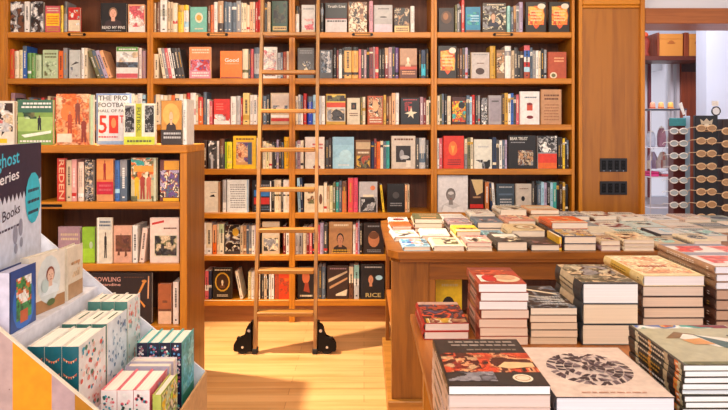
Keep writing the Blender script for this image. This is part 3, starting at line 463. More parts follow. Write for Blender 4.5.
ROW[3, 2] = [R(437.3, 444, 3, 94, 'cream,olive,slate'), S(444.3, 447, 94, 'black'), S(447.3, 451, 96, 'cream'), FO(451.5, 465.8, 97, '4a1f16', [('n', 0, .1, 1, .85, ['orange', 'yellow', 'olive', 'red', 'orange', 'teal'], 14, 37), ('e', .7, .7, .25, .12, 'black')], 'dark cover with orange and yellow splashes'), R(466.5, 475, 3, 95, 'slate,pale blue,red'), R(475.5, 480, 2, 94, 'dark grey,grey'), FO(480.5, 487.5, 98, 'dark grey', [('n', 0, 0, 1, 1, ['white', 'black', 'grey'], 12, 38)], 'black and white photo cover'),
 FO(488, 501.5, 95.5, 'a79ea0', [('r', .05, .1, .95, .9, '9a8f96'), ('l', .2, .75, .8, .85, 1, 'dark grey')], 'plain grey cover'), R(502, 519, 6, 94, 'dark brown,gold,white,blue,dark grey,rose'),
 FO(519.5, 539.5, 91.5, 'e8e0dc', [('l', .2, .78, .85, .86, 1, 'slate'), ('r', .34, .42, .64, .62, 'c4482c'), ('e', .48, .62, .15, .04, 'dark red'), ('e', .5, .22, .18, .05, 'dark red')], 'white cover with red mug'),
 FO(540.5, 561.5, 89.5, 'c08d64', [('l', .12, .68, .88, .88, 2, 'brown'), ('l', .12, .1, .88, .6, 6, 'a06c48')], 'tan lettered cover')]
ROW[3, 3] = [R(437.3, 442.5, 2, 139, 'white,rose'), FO(443, 464, 136, 'd4321c', [('e', .45, .62, .22, .22, 'e8702c'), ('p', [(.35, .7), (.55, .7), (.45, .45)], 'f0a040'), ('l', .15, .1, .85, .3, 3, 'dark red')], 'red cover with orange flame'), R(464.5, 473, 3, 138, 'grey,olive,cream'), FO(473.5, 492, 139.5, 'dcd7c8', [('n', .1, .0, .9, .3, ['black', 'grey', 'dark grey'], 7, 39), ('l', .2, .7, .8, .8, 1, 'pale grey')], 'off-white cover with dark foot'), R(492.5, 499, 2, 138, 'navy,dark grey'), R(499.3, 507, 3, 138, 'white,slate,lilac'),
 FO(507.5, 536, 135.5, '1f1814', [('t', 'BEAR TRUST', .06, .86, .7, .95, 'e9e2d6'), ('n', .35, .1, .9, .55, ['tan', 'dark brown', 'beige', 'grey', 'brown'], 12, 40), ('l', .08, .76, .6, .82, 1, 'grey')], 'black cover with white title'),
 FO(537, 557, 136, 'grey', [('n', 0, .5, 1, 1, ['white', 'dark grey', 'pale grey', 'black'], 16, 41), ('r', 0, .18, 1, .46, 'dc3a22'), ('r', 0, 0, 1, .18, 'orange')], 'photo cover over red block'), R(558, 569, 5, 138, 'black,dark brown,yellow,black,dark brown')]
ROW[3, 4] = [FO(437.5, 468, 175.5, 'ded7d6', [('head', .42, .02, .82, '8a807c', 'c9c2c0', '6d6460'), ('e', .42, .52, .1, .045, 'cfc7c4'), ('p', [(.1, 0), (.9, 0), (.78, .17), (.5, .1), (.2, .2)], 'e6e0de')], 'large white cover with greyscale portrait', 0, .02), FO(469, 483.5, 179, '3a211a', [('p', [(.1, .98), (.95, .98), (.95, .6), (.5, .5)], 'd2b27e'), ('r', .0, .12, 1, .24, 'cc2b22'), ('l', .2, .4, .8, .5, 1, 'tan')], 'brown and gold cover with red band'), S(485, 489, 182, 'c0713c'), LN(491, 2, 2.4, 183, 4, 'navy,white'), 
 FO(496, 514.5, 184, '3a4650', [('l', .1, .85, .9, .93, 1, 'pale grey'), ('l', .15, .12, .85, .5, 4, 'pale grey'), ('r', .1, .6, .9, .66, 'slate')], 'slate-grey cover'), FO(515.3, 531.5, 184, 'c4b4a4', [('e', .45, .48, .12, .09, 'black'), ('l', .2, .8, .8, .86, 1, 'brown')], 'beige cover with black mark'), R(532, 568, 12, 182.5, 'dark grey,black,slate,pale blue,lilac,black,pale blue,teal,black,dark brown,gold,black')]
ROWN = ['top shelf', 'second shelf', 'third shelf', 'fourth shelf', 'fifth shelf', 'sixth shelf', 'bottom shelf']
for (b_, r), items in ROW.items():
    fill(items, YF, ROWZ[r], '%s, %s' % (ROWN[r], BAYN[b_]), 100*b_+r, 'books on the tall bookcases', lo=ST[b_]+.0222, hi=ST[b_+1]-.0222)

# ============================================================ THE ROLLING LADDER
lad = thing('rolling_ladder', 'slim wooden rolling library ladder leaning on the tall bookcases', 'ladder', (-.50, 3.94, 0))
LY0, LZ0, LY1, LZ1 = 0.0, .03, .47, 2.62
def lp(z): return LY0+(LY1-LY0)*(z-LZ0)/(LZ1-LZ0)
for s, xb, xt in ((-1, -.190, -.214), (1, .190, .178)):
    m = MB(); hw, hd = .0105, .026
    V = [(x+dx, y+dy, z) for x, y, z in ((xb, LY0, LZ0), (xt, LY1, LZ1)) for dx, dy in ((-hw, -hd), (hw, -hd), (hw, hd), (-hw, hd))]
    m.add(V, [(3, 2, 1, 0), (4, 5, 6, 7), (0, 1, 5, 4), (1, 2, 6, 5), (2, 3, 7, 6), (3, 0, 4, 7)]); m.build('rail', M_LAD, lad)
for py in (32, 70, 109, 148, 188, 229, 270, 312.5):
    z = 1.5
    for _ in range(12): z = ZP(py, 3.94+lp(z)-.04)
    k = (z-LZ0)/(LZ1-LZ0); xa, xb2 = -.190-.024*k+.0107, .190-.012*k-.0107; y = lp(z)
    MB().box(xa, xb2, y-.045, y+.045, z-.026, z, bev=.004).build('step', M_LADX, lad)
for s in (-1, 1):
    m = MB(); x0 = .2045 if s > 0 else -.2035-.002; sg = s
    # shaped iron bracket: tall at the rail, rounded over the wheel
    pts = [(0, .018), (.115, .018), (.12, .03), (.118, .06), (.105, .085), (.08, .10), (.055, .112), (.045, .135), (.04, .16), (.03, .18), (.012, .19), (.012, .205), (0, .205)]
    X = (lambda u: x0+sg*u); P = [(X(u), z) for u, z in pts]
    m.prism(P if sg > 0 else P[::-1], -.024, -.018, 'y'); m.prism(P if sg > 0 else P[::-1], .018, .024, 'y')
    m.box(min(X(0), X(.006)), max(X(0), X(.006)), -.024, .024, .018, .205)
    m.box(min(X(.04), X(.1)), max(X(.04), X(.1)), -.018, .018, .094, .1)
    br = m.build('wheel_bracket', M_IRON, lad)
    w_ = MB(); w_.cyl((X(.062), -.0165, .046), (X(.062), .0165, .046), .0455, n=28); w_.build('wheel', M_RUB, br)
    a = MB(); a.cyl((X(.062), -.029, .046), (X(.062), .0265, .046), .008, n=12); a.cyl((X(.022), -.029, .150), (X(.022), -.0245, .150), .010, n=12); a.build('axle', M_STEEL, br)
    f = MB(); xx = s*.190; f.box(xx-.016, xx+.016, -.03, .03, .0005, .035, bev=.004); f.build('rubber_foot', M_RUB, lad)
rl = thing('ladder_track', 'dark iron ladder track along the tops of the tall bookcases', 'rail', (0, 4.49, 2.49))
r_ = MB(); r_.cyl((ST[0], 0, 0), (ST[4], 0, 0), .012); r_.build('track_tube', M_IRON, rl)
for x in ST: 
    q = MB(); xx = min(max(x, ST[0]+.02), ST[4]-.02); q.box(xx-.012, xx+.012, 0.005, .0695, -.008, .008); q.build('bracket', M_IRON, rl)

# ============================================================ THE LOW BOOKCASES
YL = 3.30; LZ = [ZP(145, YL), ZP(202, YL), ZP(264, YL), ZP(326, YL), .06]
def low_case(xa, xb, label):
    t = thing('low_bookcase', label, 'bookcase', ((xa+xb)/2, YL, 0), 0, 'low bookcases'); h = (xb-xa)/2
    MB().box(-h, h, -.004, .37, LZ[0]-.043, LZ[0], bev=.004).build('top_panel', M_WX, t)
    for s in (-1, 1):
        a, b_ = (-h, -h+.037) if s < 0 else (h-.037, h)
        MB().box(a, b_, 0, .008, 0, LZ[0]-.0432, bev=.002).build('front_stile', M_WZ, t)
        MB().box(a+(0 if s < 0 else .012), b_-(.012 if s < 0 else 0), .0082, .366, 0, LZ[0]-.0432).build('side_panel', M_TZ, t)  # shade on the side is put into the colour: darker wood than the front
    MB().box(-h+.026, h-.026, .35, .362, .02, LZ[0]-.0432).build('back_panel', M_BACK, t)
    for z in LZ[1:]:
        s_ = MB().box(-h+.0375, h-.0375, .0, .349, z-.038, z, bev=.003).build('shelf', M_WX, t)
        if z in (LZ[1],) and xb > -1.2:
            for c0, c1 in ((-.35, -.24),):
                k = MB(); k.box(c0, c1, -.004, -.0005, z-.026, z-.012, bev=.001); k.build('label_holder', M_IRON, s_)
    MB().box(-h+.0375, h-.0375, .02, .04, 0, LZ[4]-.038).build('kick_panel', M_BACK, t)
    return t
XLR = XP(186.8, YL); low_case(-1.790, XLR, 'low honey-wood bookcase with three open shelves of sports books'); low_case(-2.64, -1.7905, 'low honey-wood bookcase end mostly hidden behind the cardboard sign')
HALL = [('r', 0, 0, .045, 1, '4f6ea8'), ('r', 0, .97, 1, 1, '6f8ac0'), ('r', .93, .3, 1, 1, '8fa8d0'), ('l', .06, .02, .9, .08, 1, 'slate'), ('r', .02, .0, .98, .07, '8fa8c8'), ('t', 'THE PRO', .06, .86, .88, .96, '4a463f'), ('t', 'FOOTBALL', .06, .73, .96, .82, '4a463f'), ('t', 'HALL OF FAME', .06, .63, .95, .69, '6a665a'), ('t', '5', .07, .22, .30, .57, 'd8321c'), ('r', .36, .22, .62, .57, 'd8321c'), ('e', .49, .42, .07, .1, 'f08a50'), ('t', 'TH', .66, .42, .92, .57, 'd8321c'), ('l', .06, .12, .6, .18, 1, 'rose')]
top = [FO(-16, 14.5, 101, 'e3d6c4', [('p', [(.7, .9), (.95, .95), (.8, .4), (.55, .2)], 'black'), ('r', 0, .04, .75, .14, 'yellow'), ('n', .2, .3, .95, .95, ['dark brown', 'white', 'beige', 'pale grey'], 12, 50), ('l', .2, .45, .6, .6, 1, 'red')], 'white cover with black player and yellow strip'),
 FO(16.5, 53, 100, '7fa04e', [('r', 0, .72, 1, 1, '3f6a55'), ('l', .1, .8, .95, .96, 2, 'white'), ('r', 0, .3, 1, .62, 'a4c06c'), ('p', [(.1, .22), (.95, .32), (.95, .26), (.2, .16)], 'e8ecd8'), ('fig', .62, .32, .34, 'brown', '2a2a30'), ('n', .0, .58, 1, .72, ['olive', 'dark green', 'pale green'], 9, 51), ('l', .05, .04, .95, .12, 1, 'white')], 'green sports cover with a player on grass'),
 FO(55, 89, 94, 'd9875a', [('n', 0, 0, 1, 1, ['e0682c', 'e89a60', 'd98a5c', 'b8542c', 'd98a5c', 'e3b088'], 44, 52), ('e', .35, .62, .22, .16, 'ee7a3c'), ('fig', .66, .4, .5, 'tan', '8a4434'), ('fig', .42, .22, .45, 'tan', 'b0482c'), ('r', .03, .05, .48, .22, 'f0d2b8'), ('fig', .85, .05, .5, 'tan', '8f3a2a')], 'orange cover with painted players'),
 FO(90, 93.5, 95, 'pale green', [], 'pale green edge-on cover', 0, .02),
 FO(95, 132, 93.5, 'd9d6d6', HALL, 'football fiftieth anniversary cover', .055, .04),
 FO(122.5, 155, 103.5, 'e2ddca', [('r', 0, 0, 1, .2, 'c9d23c'), ('r', .38, .2, .58, 1, 'b9b82c'), ('n', .04, .3, .34, .95, ['dark grey', 'grey', 'black'], 12, 53), ('n', .68, .3, .97, .95, ['dark grey', 'grey', 'black'], 12, 54), ('tv', 'FUTBOL', .42, .3, .54, .9, '4f5a20'), ('l', .08, .04, .9, .14, 1, 'olive')], 'white and lime cover with two players', -.0, .03),
 FO(160, 182, 100.5, '2f241d', [('r', .0, .3, 1, 1, 'c98a3a'), ('e', .48, .68, .42, .26, 'e2ab55'), ('head', .48, .32, .6, 'e0b08c', '3a2a22', 'd9a050'), ('r', 0, 0, 1, .34, '3a2e28'), ('l', .1, .12, .95, .3, 2, 'pale grey')], 'dark cover with golden-haired portrait', 0, .03),
 S(182.5, 186.5, 99, 'e3ded6')]
fill(top, YL, LZ[0], 'atop the low bookcase', 900, 'books on the low bookcase', .02)
lr1 = [FO(56, 65.5, 158.5, 'c2331f', [('tv', 'REDEN', .2, .05, .85, .97, 'e9b088')], 'red spine with large letters', .0, .024), R(66.3, 76.5, 2, 158, 'beige,pink'), S(77.5, 83.5, 162, 'e9c9b4', (.1, 'white'), (.2, 'e9c9b4')), FO(84, 93.5, 160, '6a6660', [('n', 0, 0, 1, 1, ['dark grey', 'grey', 'beige', 'black'], 14, 60)], 'grey photo cover'),
 FO(95.5, 113.5, 159, 'dc7a3c', [('r', 0, .52, 1, 1, 'e2904a'), ('r', 0, .16, 1, .46, 'c21d33'), ('fig', .48, .5, .48, 'rust', '9c1c22'), ('l', .1, .22, .9, .42, 2, 'rose'), ('r', 0, 0, 1, .16, 'd9935e')], 'orange cover with red jersey'), S(114.3, 119.5, 160.5, '3f69a8', (.2, 'pale blue'), (.3, '3f69a8')), S(120, 127, 160, 'slate', (.6, 'grey')),
 FO(130, 156.5, 158, 'c9b98c', [('n', 0, .5, 1, 1, ['teal', 'beige', 'orange', 'olive', 'cream'], 14, 61), ('r', .1, .68, .9, .82, 'e09a3c'), ('fig', .22, .05, .6, 'brown', 'e0b020'), ('fig', .45, .05, .62, 'tan', 'a03a2c'), ('fig', .7, .05, .6, 'brown', 'c8644c'), ('n', 0, 0, 1, .12, ['dark brown', 'olive'], 6, 62), ('r', .9, 0, 1, 1, 'c8c8a8')], 'colourful cover with a row of players'), FO(159, 179.3, 160, '6c3a34', [('r', .2, .76, 1, .98, 'e09a2c'), ('n', 0, .1, 1, .75, ['purple', 'slate', 'rust', 'cream', 'dark brown', 'lilac'], 18, 63), ('r', .15, .0, 1, .08, 'f0b020')], 'orange and violet action cover')]
fill(lr1, YL, LZ[1], 'upper shelf of the low bookcase', 901, 'books on the low bookcase')
lr2 = [FO(57, 80, 227, 'a5838c', [('r', 0, 0, 1, .3, 'd8a08c'), ('l', .1, .6, .95, .85, 2, 'beige'), ('n', 0, .25, 1, .35, ['dark brown', 'mauve'], 6, 64)], 'mauve cover'), FO(81, 95, 227.5, '8cb82c', [('r', 0, 0, 1, .4, 'a4cf30'), ('e', .7, .5, .14, .1, 'pale green')], 'bright green cover'),
 FO(96.5, 112, 218, 'ded2bc', [('r', 0, .74, 1, 1, 'cdc8bc'), ('fig', .55, .12, .58, 'brown', '2c2624'), ('l', .1, .8, .9, .95, 2, 'slate'), ('r', 0, 0, .1, 1, 'f0e8dc')], 'cream cover with dark robed figure', -.02, .018), FO(112.5, 132, 226, 'dba58a', [('n', .1, .3, .95, .75, ['5a2f24', '7a4634', 'brown'], 12, 65), ('fig', .4, .45, .35, 'brown', 'brown'), ('p', [(.2, .2), (.3, .45), (.35, .2)], 'brown'), ('p', [(.6, .15), (.65, .45), (.75, .2)], 'brown')], 'pink cover with horse and rider'), S(132.5, 137.5, 225.5, 'e3dcd2'), LN(144, 1, 5, 228, -6, 'e9c9b8'),
 FO(149, 179, 218, 'e8cdbd', [('p', [(.06, .84), (.48, .9), (.48, .95), (.06, .89)], 'red'), ('r', .14, .14, .94, .62, 'cfc4ac'), ('n', .16, .16, .92, .6, ['dark brown', 'dark grey', 'black', 'olive', 'beige'], 18, 66), ('l', .45, .74, .95, .80, 1, 'brown')], 'pale pink cover with old photo')]
fill(lr2, YL, LZ[2], 'middle shelf of the low bookcase', 902, 'books on the low bookcase')
lr3 = [FO(88, 152, 273, '2a1c1a', [('t', 'BOWLING', .08, .83, .50, .92, 'e0a898'), ('t', 'grandine', .16, .73, .50, .80, 'e0a898'), ('l', .55, .9, .9, .93, 1, 'brown'), ('p', [(.94, .94), (.96, .94), (.95, .5), (.93, .5)], 'peach'), ('p', [(.85, .8), (.9, .82), (.78, .52), (.74, .5)], 'd98a3c'), ('p', [(.75, .54), (.8, .5), (.7, .22), (.66, .22)], 'd98a3c'), ('p', [(.76, .54), (.8, .5), (.9, .36), (.88, .32)], 'd98a3c'), ('e', .88, .84, .04, .03, 'd98a3c')], 'large dark cover with an orange bowler'),
 FO(157, 171.5, 284, 'a85a30', [('r', 0, 0, 1, .32, 'e2b694'), ('r', 0, .32, 1, .38, 'brown'), ('l', .3, .5, .7, .62, 1, 'brown')], 'brown and cream cover'), S(173, 178.5, 282, 'e9d6c8')]
fill(lr3, YL, LZ[3], 'lower shelf of the low bookcase', 903, 'books on the low bookcase')

# ============================================================ THE LONG TABLE (rear) AND ITS PILES
ZT = .83
tb = thing('display_table', 'long brown wooden display cabinet table covered in book piles', 'table', (1.3, 3.5, 0))
m = MB(); cx, cy = 1.3, 3.5
prof = [(.118-cx, 3.06-cy), (.165-cx, 2.995-cy), (2.5-cx, 2.995-cy), (2.5-cx, 4.06-cy), (.15-cx, 4.06-cy), (.108-cx, 4.0-cy)]
m.prism(prof, ZT-.034, ZT, 'z'); m.build('table_top', M_TOP, tb)
m = MB(); prof2 = [(.132-cx, 3.075-cy), (.175-cx, 3.012-cy), (2.49-cx, 3.012-cy), (2.49-cx, 4.045-cy), (.16-cx, 4.045-cy), (.122-cx, 3.99-cy)]
m.prism(prof2, ZT-.052, ZT-.0342, 'z'); m.build('edge_moulding', M_TOP, tb)
def tbx(name, x0, x1, y0, y1, z0, z1, mt, bev=.002): return MB().box(x0-cx, x1-cx, y0-cy, y1-cy, z0, z1, bev=bev).build(name, mt, tb)
tbx('corner_post', .136, .318, 3.04, 3.08, .10, ZT-.0522, M_TZ)
tbx('front_rail', .3182, 2.46, 3.045, 3.08, .685, ZT-.0522, M_TOP)
tbx('front_stile', .3182, .352, 3.045, 3.08, .10, .6848, M_TZ); tbx('front_stile', 1.30, 1.36, 3.045, 3.08, .10, .6848, M_TZ); tbx('front_stile', 2.40, 2.46, 3.045, 3.08, .10, .6848, M_TZ)
tbx('side_post', .136, .160, 3.0802, 3.11, .10, ZT-.0522, M_TZ); tbx('side_post', .136, .160, 3.88, 3.91, .10, ZT-.0522, M_TZ)
tbx('side_panel', .20, .22, 3.1102, 3.90, .10, ZT-.0522, M_BACK); tbx('side_shelf', .140, .1998, 3.1102, 3.88, .40, .42, M_TY)
tbx('back_panel', .22, 2.46, 3.91, 3.93, .10, ZT-.0522, M_BACK); tbx('inner_shelf', .222, 2.45, 3.0802, 3.909, .385, .405, M_TOP)
tbx('floor_panel', .222, 2.45, 3.0802, 3.909, .1002, .12, M_TOP); tbx('niche_back', .3182, 2.45, 3.48, 3.50, .406, .7775, M_BACK); tbx('end_panel', 2.4602, 2.475, 3.045, 3.93, .1, ZT-.0522, M_TZ)
MB().box(.116-cx, 2.49-cx, 3.012-cy, 3.945-cy, 0, .0998, bev=.004).build('plinth', M_LADX, tb)

def rnd_art(seed, cs):
    rr = random.Random(seed); q = rr.random(); cs = cs.split(',') if isinstance(cs, str) else cs
    a = rr.choice(cs); b = rr.choice(cs); dk = rr.choice(['black', 'dark brown', 'slate', 'dark red'])
    if q < .3: return [('n', .02, .05, .98, .7, cs+[dk], 14, seed), ('l', .1, .76, .9, .94, 2, dk)]
    if q < .55: return [('r', 0, .3, 1, .75, a), ('l', .12, .8, .88, .95, 1, b), ('l', .15, .4, .85, .65, 2, 'white'), ('l', .2, .08, .8, .18, 1, dk)]
    if q < .8: return [('e', .5, .48, .33, .26, a), ('n', .25, .3, .75, .66, [a, b, dk], 12, seed), ('l', .1, .8, .9, .94, 2, dk)]
    return [('l', .1, .62, .9, .92, 3, dk), ('n', .2, .1, .8, .5, [a, b, dk], 8, seed)]
def pile(x0, x1, yf, zt, depth, Ts, covs, art, desc, group, rz=0, page='e6d2bd', jit=.004, hard=True, spine=None, where=''):
    """books lying on each other, bottom first; x0..x1 and yf in metres; Ts thicknesses"""
    z = zt+.0006; n = len(Ts); W = x1-x0; rr = random.Random(int(x0*1000)+int(yf*777)); xc, yc = (x0+x1)/2, yf+depth/2; outs = []
    for i, T in enumerate(Ts):
        c = covs[i % len(covs)] if isinstance(covs, (list, tuple)) else covs; topm = i == n-1
        pos = {0: 'topmost', 1: 'second from top'}.get(n-1-i, ORD[n-i]+' from top') if n > 1 else ''
        if n > 1 and i == 0 and n > 2: pos = 'bottom'
        lab = ('%s book, %s' % (pos, desc) if n > 1 else 'lone flat book, '+desc)
        pg = page[i % len(page)] if isinstance(page, (list, tuple)) else page
        sp = spine[i % len(spine)] if isinstance(spine, list) else spine
        if True: outs.append(book(lab, (xc+(rr.random()-.5)*jit, yc+(rr.random()-.5)*jit, z), T, W, depth, 'flat', c, art if topm else (), ((.3, sp), (.8, c)) if sp and not isinstance(sp, tuple) else (sp or ()), rz=rz+(rr.random()-.5)*jit*5, hard=hard, page=pg, group=group))
        z += T+.0006
    return outs
GR = 'piled books on the long rear table'
def row(Yf, base, items, rname):
    for i, (a, b, Ts, covs, art, desc, rz) in enumerate(items):
        x0, x1 = XP(a, Yf)+.002, XP(b, Yf)-.002; D = min(.235, (x1-x0)*1.55)
        pile(x0, x1, Yf, ZT, D, Ts, covs, rnd_art(int(a)+base, art) if isinstance(art, str) else art, '%s, %s from left, %s' % (desc, ORD[i+1], rname), GR, rz)
row(3.025, 1, [
 (402, 430.5, [.022], ['pale blue'], [('n', 0, .05, .45, .95, ['4f8fb0', '6fb0c8', 'blue'], 8, 3), ('n', .35, .1, .8, .9, ['peach', 'pink', 'rose'], 7, 4), ('n', .75, .1, 1, .9, ['4f8fb0', 'slate'], 5, 5)], 'blue and pink cover', .03),
 (432, 464.5, [.024], ['e0d8c4'], [('r', .08, .15, .92, .95, 'c3bda2'), ('n', .4, .2, .9, .8, ['black', 'olive', 'dark grey'], 6, 6), ('l', .1, .82, .6, .92, 1, 'brown')], 'cream cover with dark photo', 0),
 (466, 493, [.020, .022], ['cream', 'pink'], 'white,pink,cream', 'cream pair', -.02),
 (495.5, 527.5, [.044], ['4c4540'], [('r', .1, .45, .9, .95, 'e6ddd0'), ('n', .1, .05, .9, .6, ['dark brown', 'cream', 'black'], 9, 8)], 'dark thick book', 0),
 (529.5, 560, [.030], ['3a302e'], 'mauve,grey,brown', 'charcoal thin book', 0),
 (563, 597, [.034, .036], ['dark grey', 'navy'], [('n', 0, .05, 1, .9, ['beige', 'dark red', 'cream', 'slate', 'gold'], 16, 9)], 'yellow-spined pair', 0),
 (599, 620.5, [.026, .024], ['mauve', 'beige'], 'beige,cream,slate', 'small mauve pair', 0),
 (623, 655, [.018, .018, .018], ['cream', 'beige', 'ead3ae'], 'cream,beige,peach', 'cream trio', 0),
 (658, 690, [.030], ['beige'], 'cream,pale teal,beige', 'beige book', 0), (693, 722, [.026, .022], ['slate', 'cream'], 'white,slate,cream', 'slate and cream pair', 0)], 'rear table front row')
row(3.285, 2, [
 (392, 419, [.024], ['white'], [('p', [(.1, .1), (.8, .7), (.9, .5), (.4, .1)], 'dark grey'), ('n', .1, .4, .9, .95, ['white', 'beige', 'grey'], 8, 1)], 'white swirled cover', .08),
 (421, 451, [.030], ['e6dfd6'], 'white,mauve,pink,white', 'white and mauve cover', -.03),
 (455, 481, [.022, .030], ['cream', 'f0cc50'], [('r', 0, .4, 1, 1, 'f2cf3a'), ('n', .1, .3, .95, .55, ['brown', 'gold', 'dark brown'], 8, 11), ('r', 0, 0, 1, .28, 'cream')], 'yellow-topped pair', 0),
 (484, 508, [.026], ['7aa6bc'], 'pale blue,teal,slate,pale blue', 'blue cover', .04),
 (511, 546, [.056], ['d9bf94'], [('e', .55, .5, .34, .34, '8a6a3e'), ('e', .55, .5, .26, .26, 'e6d6b8'), ('e', .6, .5, .12, .14, 'tan')], 'tan book with oval emblem', 0),
 (550, 588, [.034, .030, .034], ['dark brown', '33302c', 'e06a34'], [('r', 0, .2, 1, .8, 'e55f2a'), ('n', .1, .25, .9, .75, ['d8431a', 'orange', 'peach'], 8, 12), ('r', 0, 0, 1, .15, 'cream')], 'orange-topped dark trio', 0),
 (591.5, 622, [.022, .020], ['mauve', 'e4d9c6'], [('r', .06, .06, .94, .94, 'ddd2bc')], 'plain beige pair', -.03),
 (625, 657, [.026], ['bcd8d2'], 'bcd8d2,white,c9ddd6', 'pale mint cover', 0), (660, 692, [.034], ['33323a'], [('r', .03, .05, .97, .97, 'd8d4d0'), ('n', .4, .3, .8, .95, ['white', 'pale blue'], 5, 13)], 'pale dark-edged book', 0), (695, 728, [.03], ['c9cfd0'], 'white,pale teal,pale grey', 'pale grey cover', 0)], 'rear table second row')
row(3.548, 3, [
 (390, 411, [.020, .018], ['white', 'e4683c'], [('r', .05, .2, .95, .9, 'e8562c'), ('l', .1, .3, .9, .8, 2, 'orange')], 'orange-topped pair', .06),
 (414, 443.5, [.026, .026, .026], ['dark red', 'beige', '57573a'], [('r', .05, .05, .95, .95, '5f6042'), ('l', .2, .5, .9, .9, 3, 'tan'), ('r', .25, .1, .8, .3, 'tan')], 'olive-topped trio', -.03),
 (448, 473, [.028, .026], ['white', 'a3868a'], 'mauve,dark brown,pink,pale grey', 'mauve-topped pair', 0), (476, 504, [.026, .034], ['dark grey', 'slate'], 'mauve,grey,beige,pink', 'grey-topped pair', 0),
 (507, 536, [.028, .040], ['beige', 'e2a58c'], [('n', .0, .3, 1, 1, ['rose', 'cream', 'dark red', 'peach'], 14, 14), ('r', 0, 0, 1, .2, 'd98a78')], 'rose-topped pair', 0), (539, 567, [.036, .03], ['black', 'beige'], 'peach,cream,gold', 'peach-topped pair', 0),
 (570, 599, [.040], ['8c98a0'], 'slate,pale grey,beige', 'grey-blue cover', 0), (602, 633, [.03], ['e2ddd0'], 'cream,white,pale grey', 'off-white cover', .03), (636, 668, [.034], ['cbd9d6'], 'white,pale teal,white', 'white and mint cover', 0), (671, 704, [.03], ['d9c4b4'], 'white,pink,slate', 'pinkish cover', 0), (707, 738, [.026], ['b8ae9e'], 'grey,cream,slate', 'stone-grey cover', 0)], 'rear table third row')
row(3.812, 4, [
 (388, 409, [.024], ['white'], 'white,rose,cream', 'white cover', 0), (413, 438, [.03], ['cream'], 'cream,olive,white', 'cream cover', 0), (443, 468, [.04], ['white'], 'white,cream,pale grey', 'plain white cover', .04), (471, 496, [.034, .034], ['beige', 'e8e2d8'], 'white,cream,mauve', 'pale pair', 0),
 (499, 527, [.034, .030, .03], ['black', 'beige', 'efe4d0'], 'cream,white,beige', 'cream-topped trio', 0), (530, 560, [.034, .034, .026], ['dark grey', 'brown', 'e7b184'], 'peach,cream,e8a070,gold', 'peach-topped trio', 0), (563, 590, [.03, .026], ['slate', 'b9b6b8'], 'pale grey,slate,white', 'grey pair', 0), (593, 617, [.034, .022], ['brown', 'ece4d4'], 'white,cream', 'ivory pair', .05), (621, 646, [.05], ['e6ddd2'], 'white,cream,pink', 'ivory thick book', -.05), (651, 680, [.036], ['e8e4e2'], 'white,pale grey,pale blue', 'white pale-blue cover', 0), (684, 712, [.04], ['dfc3b4'], 'pink,cream,white', 'faded pink cover', 0), (716, 744, [.03], ['a9b0a8'], 'slate,cream,grey', 'sage-grey cover', 0)], 'rear table back row')
# yellow book spine patch on the yellow-spined pair is real: repaint by building the slim yellow book leaning on it
book('slim yellow book standing against the front pile on the rear table', (XP(562.4, 3.025)-.008, 3.03+.10, ZT+.001), .012, .2, .066, 'spine', 'f0b81c', (), ((.2, 'dark red'), (.5, 'f0b81c')), group=None, hard=False, rz=.0)
# yellow book shown in the niche
book('yellow book with a dark-haired woman, standing inside the rear table niche', (XP(448.5, 3.2), 3.215, .4055), .022, XP(462, 3.2)-XP(435, 3.2), ZP(278, 3.2)-.4055, 'face', 'ecc01c',
     [('l', .2, .8, .85, .9, 1, 'e8d080'), ('e', .48, .42, .25, .2, '1d1410'), ('r', .22, .0, .75, .42, '1d1410'), ('head', .48, .06, .52, 'd8a084', 'dark brown', '1d1410')], group=None)

# ============================================================ THE NEAR TABLES AND THEIR PILES
Z2 = .75
def near_table(x0, x1, y0, y1, label, legs):
    t = thing('display_table', label, 'table', ((x0+x1)/2, (y0+y1)/2, 0)); hx, hy = (x1-x0)/2, (y1-y0)/2
    MB().box(-hx, hx, -hy, hy, Z2-.028, Z2, bev=.004).build('table_top', M_TY, t)
    ax = .03
    a = MB(); a.box(-hx+ax, hx-ax, -hy+ax, -hy+ax+.018, Z2-.09, Z2-.0282); a.build('apron', M_TOP, t)
    a = MB(); a.box(-hx+ax, hx-ax, hy-ax-.018, hy-ax, Z2-.09, Z2-.0282); a.build('apron', M_TOP, t)
    for lx, ly in legs:
        lx -= (x0+x1)/2; ly -= (y0+y1)/2; MB().box(lx-.0125, lx+.0125, ly-.02, ly+.02, 0, Z2-.0282, bev=.003).build('leg', M_WZ, t)
near_table(.168, .9195, .95, 2.27, 'near display table at bottom centre holding the front book piles', [(.190, 1.86), (.19, 1.2), (.90, 1.86), (.90, 1.2)])
near_table(.9205, 1.75, .95, 2.52, 'near display table at the right edge, beneath the tall piles', [(.95, 2.4), (1.70, 2.4), (.95, 1.1), (1.70, 1.1)])
G2 = 'piled books on the near tables'; PW = 'eee6dc'
pile(.186, .336, 1.99, Z2, .24, [.026, .026], ['b02a22', 'c02a22'], [('r', 0, 0, 1, 1, '3a2018'), ('r', 0, .86, 1, 1, 'c9a090'), ('n', .0, .2, 1, .85, ['2c1c2c', 'e0502a', 'dark brown', '5a4a66', 'black', 'rust'], 18, 70), ('n', .05, .0, .95, .2, ['gold', 'cream', 'dark red', 'tan'], 10, 71)], 'low red-spined pile at far left of near table', G2, .02, page='e4cfc0')
